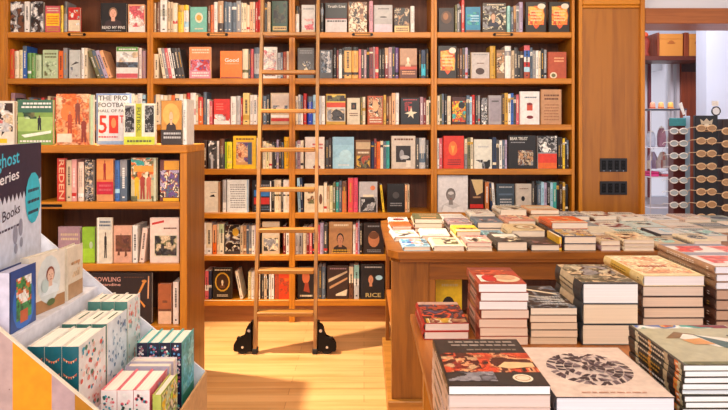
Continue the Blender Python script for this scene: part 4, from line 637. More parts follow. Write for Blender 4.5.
pile(.361, .513, 1.94, Z2, .225, [.0268]*7, ['a8503a', '7d2a20', 'b96a50', '6b2218', 'b0604a', '8a2c20', 'b4553c'], [('r', 0, 0, 1, 1, 'b4452c'), ('r', 0, .75, 1, 1, '8c3a28'), ('e', .66, .3, .3, .22, 'e6c9a4'), ('e', .66, .34, .22, .14, 'd9a27c'), ('r', .05, .1, .35, .5, 'e8ddd0'), ('e', .28, .3, .16, .2, 'c8281e'), ('n', .0, .5, 1, .8, ['e08050', 'rust', 'c8502c'], 8, 72)], 'tall pile topped by a red food cover', G2, .0, hard=False, spine=['d2a890', 'b98a74', 'd9b09a', 'a86a58', 'd2a890', 'd9b8a6', 'd8a68c'], page=['e2c3a8', 'e4c7ae', 'e2c4ac', 'e8cdb8', 'f0ece8', 'f0ece8', 'f2eeec'], jit=.007)
pile(.522, .670, 1.945, Z2, .27, [.0225]*5, ['tan', '57504a', '6a4a3a', '7a5a44', '40403e'], [('n', 0, 0, 1, 1, ['2c2c2c', 'slate', 'grey', 'dark brown', 'black'], 24, 73), ('p', [(.1, .85), (.9, .55), (.9, .62), (.1, .92)], 'cream'), ('p', [(.0, .55), (.9, .25), (.9, .3), (.0, .62)], 'b9b3a4'), ('l', .3, .1, .9, .5, 4, 'pale grey')], 'grey-topped pile between the red-topped and thick white piles', G2, .0, hard=False, page=['dcbf9e', 'e2c6a8', 'e2c6a8', 'e6ccb0', 'ead8c0'])
pile(.680, .860, 1.94, Z2, .27, [.064]*3, ['33383c', '33383c', '2c3036'], [('n', 0, 0, 1, 1, ['6d6a5a', 'a39a84', '47443c', 'beige', '5c5848'], 30, 74), ('r', .0, 0, .98, .07, '4a5258'), ('n', .1, .4, .9, .9, ['c4b79c', 'dark brown', 'grey'], 8, 75)], 'pile of three very thick white-paged books', G2, .0, page=['e6d0b4', 'ecd6b8', 'f4f0ec'], jit=.003, spine=['4a4c4c', 'beige', 'cdb894'])
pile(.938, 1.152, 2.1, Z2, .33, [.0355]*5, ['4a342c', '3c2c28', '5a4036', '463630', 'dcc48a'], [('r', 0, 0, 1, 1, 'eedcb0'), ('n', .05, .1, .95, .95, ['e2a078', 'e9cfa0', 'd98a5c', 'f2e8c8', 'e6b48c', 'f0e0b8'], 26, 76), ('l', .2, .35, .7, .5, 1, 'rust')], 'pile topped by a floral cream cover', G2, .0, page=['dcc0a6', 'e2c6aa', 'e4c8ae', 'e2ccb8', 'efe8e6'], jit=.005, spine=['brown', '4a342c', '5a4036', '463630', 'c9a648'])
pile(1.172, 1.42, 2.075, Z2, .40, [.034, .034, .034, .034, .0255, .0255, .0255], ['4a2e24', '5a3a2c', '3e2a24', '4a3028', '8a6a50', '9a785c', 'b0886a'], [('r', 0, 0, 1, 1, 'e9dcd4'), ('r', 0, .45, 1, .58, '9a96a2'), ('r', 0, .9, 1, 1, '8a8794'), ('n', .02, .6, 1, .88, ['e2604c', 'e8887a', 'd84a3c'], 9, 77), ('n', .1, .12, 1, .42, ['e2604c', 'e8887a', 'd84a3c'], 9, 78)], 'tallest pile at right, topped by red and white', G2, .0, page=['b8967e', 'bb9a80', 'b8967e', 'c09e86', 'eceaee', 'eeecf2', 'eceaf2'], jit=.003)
sp_g = ((.04, 'c9b890'), (.08, 'd8722c'), (.14, '2a211c'), (.25, 'b9a27c'), (.32, '2a211c'), (.55, 'e09030'), (.6, '2a211c'), (.8, 'c9c0a0'), (.86, '2a211c'))
pile(.668, .912, 1.30, Z2, .262, [.0126]*14, ['3a3428', '4c4434', '35302a'], [('r', 0, 0, 1, 1, 'b9b294'), ('n', .02, .90, .98, .99, ['c23a2c', 'gold', 'blue', 'white', 'teal', 'dark red'], 18, 79), ('r', 0, .0, 1, .06, '6f7a66'), ('n', .02, .0, .98, .07, ['dark green', 'cream', 'olive'], 16, 80), ('p', [(.16, .62), (.34, .8), (.52, .72), (.3, .62)], '8a6a44'), ('p', [(.3, .62), (.4, .74), (.82, .6), (.78, .38), (.55, .4)], 'e8dfd2'), ('p', [(.48, .72), (.84, .42), (.86, .3), (.66, .28), (.58, .42)], '4d6460'), ('p', [(.3, .58), (.5, .62), (.56, .46), (.36, .46)], 'd99a5c'), ('e', .86, .62, .02, .015, 'dark brown'), ('e', .82, .68, .02, .015, 'dark brown'), ('e', .9, .56, .02, .015, 'dark brown')], 'dark-spined pile at bottom right', G2, .0, page='e6ecee', hard=False, jit=.009, spine=sp_g)
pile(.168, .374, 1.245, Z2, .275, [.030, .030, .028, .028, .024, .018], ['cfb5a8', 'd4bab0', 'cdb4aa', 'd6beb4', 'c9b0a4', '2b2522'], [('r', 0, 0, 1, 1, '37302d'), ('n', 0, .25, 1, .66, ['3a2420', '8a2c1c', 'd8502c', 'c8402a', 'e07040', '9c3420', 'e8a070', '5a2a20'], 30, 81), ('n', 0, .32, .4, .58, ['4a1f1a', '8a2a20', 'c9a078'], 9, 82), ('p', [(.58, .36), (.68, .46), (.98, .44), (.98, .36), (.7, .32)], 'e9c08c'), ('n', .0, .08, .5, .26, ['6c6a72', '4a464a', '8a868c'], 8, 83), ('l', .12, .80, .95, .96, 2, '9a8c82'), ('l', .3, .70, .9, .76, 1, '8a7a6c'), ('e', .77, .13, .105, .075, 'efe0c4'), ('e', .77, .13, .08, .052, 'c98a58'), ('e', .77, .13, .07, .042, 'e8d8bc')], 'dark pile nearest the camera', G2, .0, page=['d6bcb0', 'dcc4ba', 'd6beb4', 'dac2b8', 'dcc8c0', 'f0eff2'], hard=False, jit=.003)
ball = [('r', 0, 0, 1, 1, 'e0c9ba')]
def bp(r, a): return (.5+.385*r*math.cos(a), .53+.33*r*math.sin(a))
ball.append(('p', [bp(1.0, 2*math.pi*(i+.5)/10) for i in range(10)], 'd0bcb2'))
rr = random.Random(12)
for r0, r1, n in ((.80, 1.0, 34), (.60, .78, 28), (.40, .58, 20), (.20, .38, 14), (.02, .18, 7)):
    for i in range(n):
        if rr.random() < .12: continue
        tw = rr.uniform(-.25, .25); a0, a1 = 2*math.pi*i/n, 2*math.pi*(i+rr.uniform(.55, .9))/n
        ball.append(('p', [bp(r0, a0+tw), bp(r0, a1+tw), bp(r1, a1), bp(r1, a0)], rr.choice(['4a3d44', '3a3036', '6e5e64', '574850', '8c7b7c', '43373d'])))
ball += [('l', .22, .055, .82, .085, 1, 'c08a72')]
pile(.386, .636, 1.268, Z2, .288, [.032, .032, .032, .031], ['2e3038', '3a3c44', '33343c', '3a3334'], ball, 'pile topped by the cream cover with a dark ball', G2, .0, page=['d9d6dc', 'e0dde2', 'd9d6dc', 'e6e4ea'], jit=.003)

# ============================================================ THE CARDBOARD DISPLAY STAND
M_CARD = printed('display_card', .65)
Yn, Yf_ = 1.235, 1.665
ds = thing('cardboard_display', 'tiered white and yellow-striped cardboard book display with a dark sign', 'display stand', (-.64, 1.45, 0)); ox, oy = -.64, 1.45
def rim(X): return .777-.837*(X+.428)
def rimp(x0, x1, z0): return [(x0-ox, z0), (x1-ox, z0), (x1-ox, rim(x1)), (x0-ox, rim(x0))]
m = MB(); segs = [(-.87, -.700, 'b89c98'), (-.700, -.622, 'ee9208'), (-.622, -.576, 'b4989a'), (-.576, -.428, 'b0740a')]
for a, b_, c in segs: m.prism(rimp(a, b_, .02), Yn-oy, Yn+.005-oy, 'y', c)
rr = random.Random(5)
for _ in range(60):
    x = -.86+.42*rr.random(); z = .62+.5*rr.random()
    if z < rim(x)-.01 and not (-.70 < x < -.62) and x < -.58: m.prism([(x-ox+.0016*math.cos(q), z+.0016*math.sin(q)) for q in (0, 1.57, 3.14, 4.71)], Yn-.0008-oy, Yn-oy, 'y', '8a6a66')
m.build('near_side_panel', M_CARD, ds)
m = MB(); m.prism([(-.87-ox, rim(-.87)+.0002), (-.428-ox, rim(-.428)+.0002), (-.428-ox, rim(-.428)+.004), (-.87-ox, rim(-.87)+.004)], Yn-.001-oy, Yn+.007-oy, 'y', 'd9cdb8'); m.build('edge_trim', M_CARD, ds)
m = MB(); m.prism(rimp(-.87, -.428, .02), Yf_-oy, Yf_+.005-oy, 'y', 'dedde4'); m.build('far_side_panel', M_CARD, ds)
MB().box(-.4278-ox, -.4228-ox, Yn-oy, Yf_+.005-oy, .02, .775, 'c99a68').build('front_panel', M_CARD, ds)
MB().box(-.875-ox, -.8705-ox, Yn-oy, Yf_+.005-oy, .02, 1.14, 'dedde4').build('back_panel', M_CARD, ds)
m = MB(); y0, y1 = Yn+.0055-oy, Yf_-.0005-oy
for a, b_, z, zr in ((-.576, -.4283, .70, 0), (-.714, -.576, .81, 0), (-.8702, -.714, 1.005, 0)):
    m.box(a-ox, b_-ox, y0, y1, z-.004, z, 'e2dfe6')
m.box(-.580-ox, -.576-ox, y0, y1, .70, .806, 'd8d6de'); m.box(-.718-ox, -.714-ox, y0, y1, .81, 1.001, 'd8d6de'); m.build('tier_shelves', M_CARD, ds)
# header sign
m = MB(); Lh = .37; zb, zh = 1.10, .293; P = lambda u, v, k: (.0025+k, -Lh+Lh*u, v*zh)
m.box(-.0025, .0025, -Lh, 0, 0, zh, 'd6dcec')
jag = [(0, 1), (0, .62)]
for i in range(11): u = .04+i*.0635; jag += [(u, .635+.02*u), (u+.030, .565+.02*u)]
jag += [(.76, .66), (1, .70), (1, 1)]
poly_pts = jag
for i in range(11):   # dark upper part as strips with a toothed lower edge
    u = i*.07; m.add([P(u, .62, .0001), P(u+.035, .56, .0001), P(u+.07, .62, .0001), P(u+.07, 1, .0001), P(u, 1, .0001)], [(0, 1, 2, 3, 4)], '2b1f3c')
m.add([P(.77, .62, .0001), P(1, .70, .0001), P(1, 1, .0001), P(.77, 1, .0001)], [(0, 1, 2, 3)], '2b1f3c')
draw(m, [('t', 'ghost', .15, .79, .54, .93, '3cc8e6', .03), ('t', 'series', .13, .70, .535, .775, 'f2f2f6', .03), ('t', 'Books', .24, .43, .55, .51, '3a2f48', .03), ('l', .08, .35, .56, .385, 1, '4a4058'), ('e', .46, .30, .045, .075, '9a9cb0'), ('e', .56, .34, .04, .07, '9a9cb0'), ('e', .47, .19, .03, .04, '9a9cb0'), ('e', .57, .22, .03, .04, '9a9cb0'),
   ('e', .815, .54, .165, .215, '2fc0d8'), ('l', .70, .58, .93, .63, 1, '2b1f3c'), ('l', .69, .49, .94, .54, 1, '2b1f3c'), ('l', .70, .40, .93, .45, 1, '2b1f3c')], P, step=.0003)
hs = m.build('header_sign', M_CARD, ds, loc=(-.836-ox, 1.60-oy, zb)); hs.rotation_euler = (0, 0, math.radians(12.3)); hs['label'] = 'dark purple sign with cyan lettering'

G3 = 'small patterned notebooks in the cardboard display'
def floral(seed, cs, bg):
    q = random.Random(seed); out = [('r', 0, 0, 1, 1, bg)]
    for _ in range(70):
        u, v = .04+.92*q.random(), .03+.94*q.random(); c = q.choice(cs); s = .012+.022*q.random()
        out.append(('e', u, v, s*1.5, s, c, 7))
        if q.random() < .4: out.append(('p', [(u, v), (u+.02, v-.05), (u+.045, v-.10), (u+.03, v-.05)], q.choice(cs[2:4])))
    return out
def notebooks(n, xa, xb, y0, W, z, H, cover, art, spine_bands, desc, page='f3e8d8', ribbon=None):
    T = (xb-xa)/n
    for i in range(n):
        pos = ['leftmost', 'middle', 'rightmost'][i] if n == 3 else ['leftmost', 'second', 'third', 'rightmost'][i] if n == 4 else ['left', 'right'][i]
        b = book('%s %s' % (pos, desc), (xa+T*(i+.5), y0+W/2, z+.0006), T-.0012, W, H, 'spine', 'e4dcd0' if 'middle tier' in desc else cover, art, spine_bands, spine='1c1a34' if 'dark floral' in desc else 'e8dcd8' if 'coral-striped' in desc else cover, page=page, group=G3, title=False, ribbon=ribbon)
        # printed pattern wraps the spine
        sp = MB(); rr = random.Random(i+int(y0*100)); cs = spine_bands_cols.get(desc, None)
        if cs:
            for _ in range(70):
                x = (rr.random()-.5)*(T*.62); zz = H*(.04+.92*rr.random()); r = .0018+.0022*rr.random(); c = rr.choice(cs)
                sp.add([(x+r*math.cos(q), -W/2-.0006, zz+r*math.sin(q)) for q in (0, 1.05, 2.1, 3.14, 4.2, 5.2)], [range(6)], c)
            sp.build('spine_print', M_PRINT, b)
spine_bands_cols = {}
d = 'coral-flowered notebook, nearest trio on the middle tier'
notebooks(3, -.699, -.591, 1.285, .135, .81, .166, '0f5a66', floral(91, ['e2604c', 'e88a7a', '4d7a5c', '3f9cb0', 'f0c0b0', 'd84a3c'], 'ece4dc'), (), d)
spine_bands_cols.clear()
# bunting garlands printed on the three teal spines
for o in [o for o in bpy.data.objects if o.type == 'EMPTY' and d in o.get('label', '')]:
    m = MB(); T = .036; y = -.0675-.0006
    for gz in (.142, .110, .078, .046, .015):
        pts = [(-.0145+.029*i/6, gz-.008*math.sin(math.pi*i/6)) for i in range(7)]
        for i in range(6):
            (xa, za), (xb, zb_) = pts[i], pts[i+1]; m.add([(xa, y, za), (xb, y, zb_), (xb, y, zb_+.0012), (xa, y, za+.0012)], [(0, 1, 2, 3)], 'f08a5c')
            xm = (xa+xb)/2; zm = (za+zb_)/2; m.add([(xm-.0018, y, zm), (xm+.0018, y, zm), (xm, y, zm-.0045)], [(0, 1, 2)], ['f08a5c', 'f2d0a8', 'e0503c'][i % 3])
    m.build('bunting_print', M_PRINT, o)
d = 'green-marbled notebook, centre trio on the middle tier'; notebooks(3, -.699, -.594, 1.432, .122, .81, .166, '3a6a60', floral(92, ['8fa8c0', '5a7a98', 'c9d4dc', '7a98b0'], 'dfe6ea'), (), d, ribbon='2f5f44')
d = 'rose-flowered notebook, far trio on the middle tier'; notebooks(3, -.699, -.598, 1.567, .09, .81, .180, '4a7a70', floral(93, ['e2604c', 'e88a7a', 'pale teal', '6fa0a0', 'f0c0b0'], 'e6e6e2'), (), d, ribbon='2f5f44')
d = 'coral-striped notebook, nearest trio on the front tier'; spine_bands_cols[d] = ['2f6a60', 'e06070', 'white', '3f9cb0', 'e8a0a0']
notebooks(3, -.572, -.465, 1.345, .122, .70, .160, 'e8707c', floral(94, ['f0b0b0', 'e88a9a', 'white', '9ab0d0'], 'e0707c'), (), d)
d = 'teal notebook with dark floral spine, at the front tier end'; spine_bands_cols[d] = ['white', 'e8a0b0', '5a8fc0', 'f0e0e0', 'c05a70', '4fa0a0']
notebooks(4, -.568, -.455, 1.548, .112, .70, .193, '55b8b8', [('r', 0, 0, 1, 1, '5fb8b4'), ('r', 0, 0, 1, .3, '1f8a70'), ('n', .05, .3, .95, .95, ['8fd0d0', '3fa0a0', '6fc0d0'], 14, 95)], (), d)
book('green and yellow notebook standing right of the coral-striped trio', (-.450, 1.345+.06, .7006), .018, .12, .150, 'spine', 'b9c05a', [('r', 0, 0, 1, 1, '7a9a4a'), ('n', .02, .02, .98, .98, ['yellow', 'pale green', 'olive', 'cream', 'lime'], 30, 96)], (), page='ead8c4', title=False)
for i, c in enumerate(('a9a0b0', 'd8c8c8')):
    book(['pale lilac notebook set crosswise behind the coral-striped trio', 'pale pink notebook set crosswise before the teal set'][i], (-.515, 1.487+.033*i, .7006), .028, .105, .163, 'face', c, (), (), page='ead8c4', title=False)
book('navy boxed book with a green figure, upper tier of the display', (-.742, 1.318, 1.0056), .034, .104, .128, 'spine', '24386e', [('r', .0, 0, 1, 1, '274a8c'), ('e', .5, .4, .44, .44, '2f6cc0'), ('n', .2, .15, .8, .85, ['3f8a4c', '2f5a3c', '4a9a58', 'd8703c', 'white'], 14, 97), ('r', .35, .1, .65, .3, 'c05a34')], (), page='b9b6cc', spine='cfcadc', title=False)
book('cream keepsake book with an oval portrait, upper tier of the display', (-.746, 1.442, 1.0056), .022, .124, .133, 'spine', 'e4d8c6', [('r', 0, 0, 1, .22, 'a8784c'), ('e', .52, .54, .34, .42, 'd2d6d2'), ('head', .55, .28, .62, 'e0b8a0', 'dfe4e4', '8a4a38'), ('e', .38, .45, .10, .12, 'b9c8c4'), ('e', .55, .14, .12, .06, '5a6a3c')], ((.1, 'c9a07c'), (.2, 'e4d8c6')), rz=math.radians(-10), page='e0d2c0', title=False)
book('cream book partly hidden behind the keepsake book', (-.742+.004, 1.56, 1.0056), .022, .085, .128, 'spine', 'dccdb6', [('r', 0, 0, 1, .3, 'b08a64'), ('n', .2, .4, .8, .7, ['tan', 'beige'], 4, 98)], (), rz=0, page='e0d2c0', title=False)

# ============================================================ THE ROOM BEYOND THE DOORWAY
WX0, WX1, WZ0, WZ1 = 3.36, 3.845, .6, ZP(60, 7.5)
m = MB(); m.box(2.06, WX0, 7.5, 7.62, 0, 3.2); m.box(WX1, 7, 7.5, 7.62, 0, 3.2); m.box(WX0, WX1, 7.5, 7.62, WZ1, 3.2); m.box(WX0, WX1, 7.5, 7.62, 0, WZ0); struct(m.build('wall_far', M_LAV))
m = MB(); m.box(3.535, 4.6, 6.4, 6.6, 0, 3.2); struct(m.build('wall_right', M_LAV))
M_FRM = mat('white_window_frame', 'cdc6cc', .5); M_DRED = mat('dark_red_frame', '6b2f38', .5)
wn = MB()
for x in (XP(647.5, 7.45), XP(672.5, 7.45)): wn.box(x-.018, x+.018, 7.46, 7.54, WZ0, WZ1)
wn.box(WX0, WX1, 7.44, 7.56, WZ1-.04, WZ1); wn.box(WX1-.09, WX1, 7.44, 7.56, WZ0, WZ1-.04); wn.box(WX0, WX0+.02, 7.44, 7.56, WZ0, WZ1-.04)
struct(wn.build('window_1', M_FRM))
wd = MB(); x = XP(650.3, 7.4); wd.box(x-.016, x+.016, 7.41, 7.4395, WZ0, WZ1); wf = wd.build('window_mullion', M_DRED, bpy.data.objects['window_1'])
M_GL = mat('window_glass', 'white', .02); nn, ll, bb = nodes(M_GL); bb.inputs['Base Color'].default_value = (1, 1, 1, 1); bb.inputs['Transmission Weight'].default_value = 1; bb.inputs['IOR'].default_value = 1.1
MB().box(WX0+.02, WX1-.09, 7.498, 7.502, WZ0, WZ1-.04).build('glass', M_GL, bpy.data.objects['window_1'])
M_BLD = mat('pale_building_front', 'b9b6bb', .8)
ob = thing('building_across_street', 'pale building front seen through the far shop window', 'building', (5.2, 11.5, 0))
MB().box(.36, .47, 0, .5, 0, 4.2).build('wall', M_BLD, ob); MB().box(.05, .329, 0, .5, 2.5, 3.3).build('awning_wall', M_BLD, ob); MB().box(.33, .359, -.1, .5, 0, 4.2).build('corner_trim', M_FRM, ob)
M_DOOR = wood('red_brown_door', '8c3f22', '672a16', 'z')
dr = thing('door_1', 'x', 'door', (XP(693.5, 7.4), 7.4, 0)); del dr['label']; del dr['category']; struct(dr)
MB().box(-.145, .145, .0, .05, .02, ZP(62, 7.4), bev=.004).build('door_panel', M_DOOR, dr); MB().box(-.145, .145, -.008, -.0002, ZP(72, 7.4), ZP(62, 7.4)).build('lintel', mat('dark_lintel', '3a1712', .5), dr)
# high shelf with two orange boxes
Yh = 7.0; hx0, hx1 = XP(644, Yh), XP(706, Yh); hz0 = ZP(60.5, Yh); hz1 = ZP(32.5, Yh)
hsf = thing('wall_shelf', 'dark brown high shelf above the far window', 'shelf', ((hx0+hx1)/2, Yh, 0)); hh = (hx1-hx0)/2
MB().box(-hh, hh, -.02, .36, hz0, ZP(56, Yh), bev=.004).build('shelf_board', mat('dark_shelf', '5a2417', .5), hsf)
MB().box(-hh, hh, .36, .38, hz0, hz1).build('back_board', M_BACK, hsf)
for a, b_ in ((657.5, 659.5), (684.5, 689)): MB().box(XP(a, Yh)-hsf.location.x, XP(b_, Yh)-hsf.location.x, 0, .3, ZP(56, Yh)+.0005, hz1, bev=.003).build('divider', M_DOOR, hsf)
M_OB = mat('orange_card', 'cf8434', .6)
for a, b_, lb in ((660.2, 684, 'orange storage box left of two on the high shelf'), (690, 706, 'orange storage box right of two on the high shelf')):
    x0, x1 = XP(a, Yh), XP(b_, Yh); t = thing('storage_box', lb, 'box', ((x0+x1)/2, Yh+.02, ZP(56, Yh)+.001), 0, 'orange boxes on the high shelf'); hw = (x1-x0)/2-.003; H = hz1-ZP(56, Yh)-.012
    MB().box(-hw, hw, 0, .26, 0, H-.06, bev=.003).build('box_body', M_OB, t); MB().box(-hw-.001, hw+.001, -.002, .262, H-.0595, H, bev=.003).build('box_lid', M_OB, t)
    m = MB(); m.prism([(hw*.45*math.cos(q)*(1 if math.sin(q) < 0 else .5), H*.62+H*.08*math.sin(q)) for q in [2*math.pi*i/12 for i in range(12)]], -.004, -.0025, 'y'); m.build('handle_slot', mat('slot_shade_card', 'a85a1a', .7), t)
t = thing('figurine', 'small dark red ornament on the high shelf, beside the orange boxes', 'ornament', (XP(649.5, Yh), Yh+.1, ZP(56, Yh)+.001))
m = MB(); m.lathe([(.045, 0), (.05, .02), (.03, .06), (.045, .12), (.05, .17), (.03, .21), (.012, .225)], c='8a2a1c'); m.build('body', M_MATTE, t, True)
m = MB(); m.lathe([(.012, .2255), (.028, .235), (.032, .255), (.02, .275), (.004, .285)], c='d8502a'); m.build('head', M_MATTE, t, True)
# lit display shelves beside the far window
sh = thing('glass_display_shelf', 'glass display shelving with dark metal posts in the far room', 'shelf', (3.10, 6.0, 0)); M_SH = mat('smoked_metal', '3b3a4c', .4)
zs = [ZP(109, 6.0), ZP(147, 6.0), ZP(176, 6.0), ZP(206, 6.0)]; SX0, SX1 = XP(643, 6)-3.10, XP(679, 6)-3.10
for x in (SX0+.008, SX1-.008):
    for y in (-.14, .14): MB().cyl((x, y, 0), (x, y, zs[0]), .005).build('post', M_FRM, sh)
for i, z in enumerate(zs): MB().box(SX0, SX1, -.15, .15, z-.014 if i == 0 else z-.006, z, bev=.002).build('shelf_board', M_SH if i == 0 else M_FRM, sh)
for k, px in enumerate((652.5, 661, 670.5)):
    x = XP(px, 6.0); h = thing('sun_hat', 'small straw hat on the far glass shelf, %s of three' % ['leftmost', 'middle', 'rightmost'][k], 'hat', (x, 6.0, zs[0]+.001), 0, 'straw hats')
    m = MB(); m.lathe([(.042, 0), (.043, .003), (.026, .006), (.026, .02), (.024, .05), (.018, .062), (.004, .067)], c=['d88a6c', 'e09a5c', 'e2a04c'][k]); m.build('crown', M_MATTE, h, True)
    m = MB(); m.lathe([(.0272, .008), (.0272, .017), (.0262, .017), (.0262, .008)], c='rust'); m.build('band', M_MATTE, h, True)
def garment(px, zt, h, w_, cols, label, seed):
    x = XP(px, 6.0); t = thing('hanging_scarf', label, 'scarf', (x, 5.97, zt), 0); rr = random.Random(seed); n = 12; V = []; Fs = []
    for j in range(7):
        z = -h*j/6; ww = w_*(.35+.65*min(1, j/2.5))*(1+.05*rr.random())
        for i in range(n+1): a = i/n; V.append((ww*(a-.5), .015*math.sin(a*14+seed)*(.4+j*.15)+.01, z))
    m = MB()
    for j in range(6):
        for i in range(n):
            q = j*(n+1)+i; m.add([V[q], V[q+1], V[q+n+2], V[q+n+1]], [(0, 1, 2, 3)], cols[(i//3+(j//3)) % len(cols)])
            m.add([(v[0], v[1]+.004, v[2]) for v in (V[q], V[q+1], V[q+n+2], V[q+n+1])], [(3, 2, 1, 0)], cols[(i//3+(j//3)) % len(cols)])
    m.build('cloth', M_MATTE, t, True); k = MB(); k.tube([(0, .012, 0), (0, .012, .02), (.008, .012, .03), (.002, .012, .036)], .002); k.build('hook', M_STEEL, t)
garment(652, zs[1]-.045, .165, .10, ['lilac', 'white', 'b8b0d8'], 'lilac and white scarf hanging in the glass shelving', 1)
garment(662, zs[1]-.045, .16, .10, ['white', 'e4dce0', 'pink'], 'white scarf with pink folds in the glass shelving', 2)
garment(672, zs[1]-.045, .155, .09, ['e8e4ea', 'pale blue', 'white'], 'pale scarf at the right of the glass shelving', 3)
def stackcloth(px, z, cols, label, w_=.10):
    t = thing('folded_cloths', label, 'cloth', (XP(px, 6.0), 5.96, z+.001)); zz = 0
    for c in cols: MB().box(-w_/2, w_/2, -.06, .08, zz, zz+.024, c, 0, .008).build('cloth', M_MATTE, t); zz += .0245
stackcloth(650, zs[2], ['e4408c', 'c82a6c'], 'pink folded cloths on the third glass shelf, left pile', .09); stackcloth(661.5, zs[2], ['rose', 'e4e0ec'], 'rose folded cloths on the third glass shelf, middle pile', .09); stackcloth(672.5, zs[2], ['d83a5c', 'cc3060'], 'crimson folded cloths on the third glass shelf, right pile', .08)
for k, (px, c, hh_) in enumerate(((650, 'b8bccc', .16), (660.5, 'a07080', .2), (671, 'e6d9c0', .17))):
    t = thing('ceramic_jar', '%s jar on the second glass shelf of the far room' % ['grey-blue', 'dusty pink', 'cream'][k], 'jar', (XP(px, 6.0), 5.98, zs[1]+.001))
    m = MB(); m.lathe([(.03, 0), (.040, .02), (.042, hh_*.5), (.032, hh_*.8), (.022, hh_*.86), (.024, hh_*.9)], c=c); m.build('body', M_PRINT, t, True)
    m = MB(); m.lathe([(.026, hh_*.902), (.026, hh_*.93), (.006, hh_*.96), (.010, hh_), (.002, hh_*1.02)], c='white'); m.build('lid', M_PRINT, t, True)

# eyeglass racks and their glasses
M_FR1 = mat('tortoise_frame', 'd9b48a', .3); M_FR2 = mat('pale_frame', 'ece4dc', .3); M_LN = mat('amber_lens', 'a67c50', .15, .1); M_LN2 = mat('pale_lens', 'a9b4b8', .15, .1)
M_HOLD = mat('tan_holder', '9a7450', .4); M_RKB = mat('black_rack', '19141a', .4); M_RKR = mat('dark_red_rack', '5e1f1c', .5); M_RKP = mat('pale_blue_panel', 'a9bfd2', .4)
def glasses_proto(name_m, fm, lm):
    fr = MB()
    for s in (-1, 1):
        fr.tube([(s*.036+.030*math.cos(q), .002*abs(math.cos(q)), .021*math.sin(q)) for q in [2*math.pi*i/14 for i in range(14)]], .0042, closed=True, n=6)
    fr.tube([(-.007, 0, .006), (0, -.002, .010), (.007, 0, .006)], .003)
    le = MB()
    for s in (-1, 1): le.prism([(s*.036+.028*math.cos(q), .019*math.sin(q)) for q in [2*math.pi*i/14 for i in range(14)]], -.0008, .0008, 'y')
    te = [MB().tube([(s*.067, .003, .008), (s*.069, .05, .006), (s*.066, .10, .002), (s*.064, .125, -.012)], .0024) for s in (-1, 1)]
    return fr, le, te, fm, lm
PRO = {'a': glasses_proto('a', M_FR1, M_LN), 'b': glasses_proto('b', M_FR2, M_LN2)}
CACHE = {}
def glasses(kind, loc, rz, label, group, sc=1.25):
    t = thing('reading_glasses', label, 'glasses', loc, rz, group); t.scale = (sc, sc, sc)
    if kind not in CACHE:
        fr, le, te, fm, lm = PRO[kind]
        f = fr.build('frame', fm, t); l_ = le.build('lenses', lm, t); CACHE[kind] = [f, l_]+[q.build('temple', fm, t) for q in te]
    else:
        for src in CACHE[kind]: c = src.copy(); COL.objects.link(c); c.parent = t
def rack(x0, x1, y0, y1, top, mt, label, head):
    t = thing('eyeglass_rack', label, 'rack', ((x0+x1)/2, (y0+y1)/2, 0)); hx, hy = (x1-x0)/2, (y1-y0)/2
    MB().box(-hx, hx, -hy, hy, .03, top, bev=.004).build('column', mt, t); MB().lathe([(hx*.98, 0), (hx*.98, .02), (hx*.6, .029)], n=24, sy=hy/hx).build('base', M_RKB, t, False)
    return t, hx, hy
Yr = 5.30; topz = ZP(115.5, Yr)
t, hx, hy = rack(XP(695, Yr), XP(718, Yr), Yr, Yr+.03, topz, M_RKB, 'black column rack of glasses with a pale crown emblem on top', True)
m = MB(); zc = topz-.055
m.prism([(-.045, zc-.02), (.045, zc-.02), (.055, zc+.025), (.025, zc+.005), (0, zc+.03), (-.025, zc+.005), (-.055, zc+.025)], -hy-.002, -hy-.0004, 'y', 'c9b8a0'); m.prism([(.022*math.cos(q), zc-.026+.012*math.sin(q)) for q in [2*math.pi*i/10 for i in range(10)]], -hy-.003, -hy-.0021, 'y', 'e0d0b8'); m.build('crown_emblem', M_MATTE, t)
m = MB(); m.tube([(.09+.036*math.cos(q), 0, topz+.012+.036*math.sin(q)+.026) for q in [2*math.pi*i/18 for i in range(18)]], .006, closed=True); mr = m.build('mirror_ring', M_RKB, t); m = MB(); m.cyl((.09, -.002, topz+.038), (.09, .003, topz+.038), .031, n=18); m.build('mirror', mat('mirror_face', 'e8e6ea', .3), t)
m = MB(); m.box(.055, .11, -.003, .003, topz+.082, topz+.125, 'white'); m.build('price_card', M_MATTE, t)
W_AR = 9
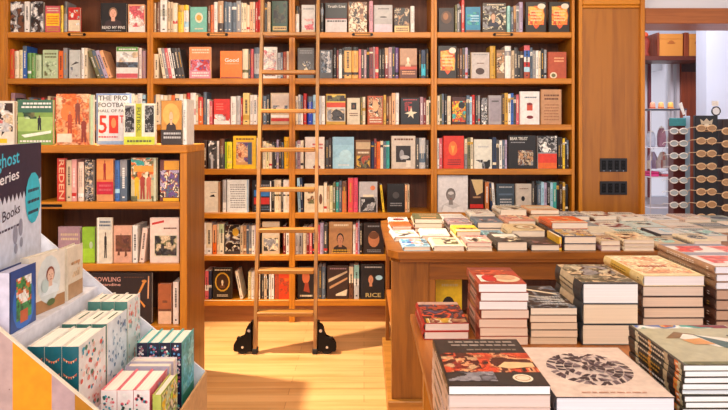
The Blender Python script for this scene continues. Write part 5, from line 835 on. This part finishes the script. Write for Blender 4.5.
for i in range(W_AR):
    z = ZP(127.5+12.3*i, Yr); x = XP(706.5, Yr-.17)
    MB().box(-.075, .075, -hy-.011, -hy-.0003, z-.036, z-.030).build('holder', M_HOLD, t)
    glasses('a', (x, Yr-.012-.16, z-.006), 0, 'amber glasses on the crown-topped black rack, %s from its top' % ORD[i+1], 'glasses on the black rack', 1.22)
    z2 = z-.01; glasses('a', (XP(732, Yr-.2), Yr-.20, z2-.02), 0, 'amber glasses on the dark rack at the right edge, %s down' % ORD[i+1], 'glasses on the right-edge rack', 1.22)
t2, hx2, hy2 = rack(XP(721, Yr)+.0, XP(721, Yr)+.26, Yr-.03, Yr+.12, ZP(119, Yr), mat('deep_brown_rack', '2c1612', .5), 'dark brown column rack of glasses cut by the right picture edge', False)
Yc = 5.5; t3, hx3, hy3 = rack(XP(673.5, Yc), XP(685.5, Yc), Yc, Yc+.1, ZP(119, Yc), M_RKR, 'dark red column rack of pale glasses with a pale blue side board', False)
MB().box(hx3+.001, XP(692, Yc)-t3.location.x, -.02, .0, .03, ZP(116, Yc), bev=.003).build('side_board', M_RKP, t3)
MB().box(-hx3-.04, hx3, -hy3-.012, -hy3-.0005, ZP(126, Yc), ZP(118, Yc), '3f8a90', 0, .003).build('header_card', M_MATTE, t3)
m = MB(); m.add([(-.005, -.02, ZP(115, Yc)), (.03, -.02, ZP(101, Yc)), (.06, -.02, ZP(103.5, Yc)), (.035, -.02, ZP(117, Yc))], [(0, 1, 2, 3)], 'white'); 
m = MB(); m.prism([(.045, ZP(115, Yc)), (.065, ZP(114, Yc)), (.035, ZP(102, Yc)), (.005, ZP(104, Yc))], -.024, -.0205, 'y', 'white'); m.build('tilted_tag', M_MATTE, t3)
for i in range(9):
    z = ZP(131+12*i, Yc); MB().box(-hx3, hx3, -hy3-.014, -hy3-.0003, z-.028, z-.018).build('holder', M_HOLD, t3); glasses('b', (XP(679, Yc-.145), Yc-.1445, z), 0, 'pale glasses on the dark red rack, %s from its top' % ORD[i+1], 'glasses on the dark red rack', 1.15)
print('BOOKS', NBOOK)

for o in bpy.data.objects:
    if 'label' in o and o.parent is None and not 4 <= len(o['label'].replace('-', ' ').split()) <= 16: print('LABEL', len(o['label'].split()), o['label'])
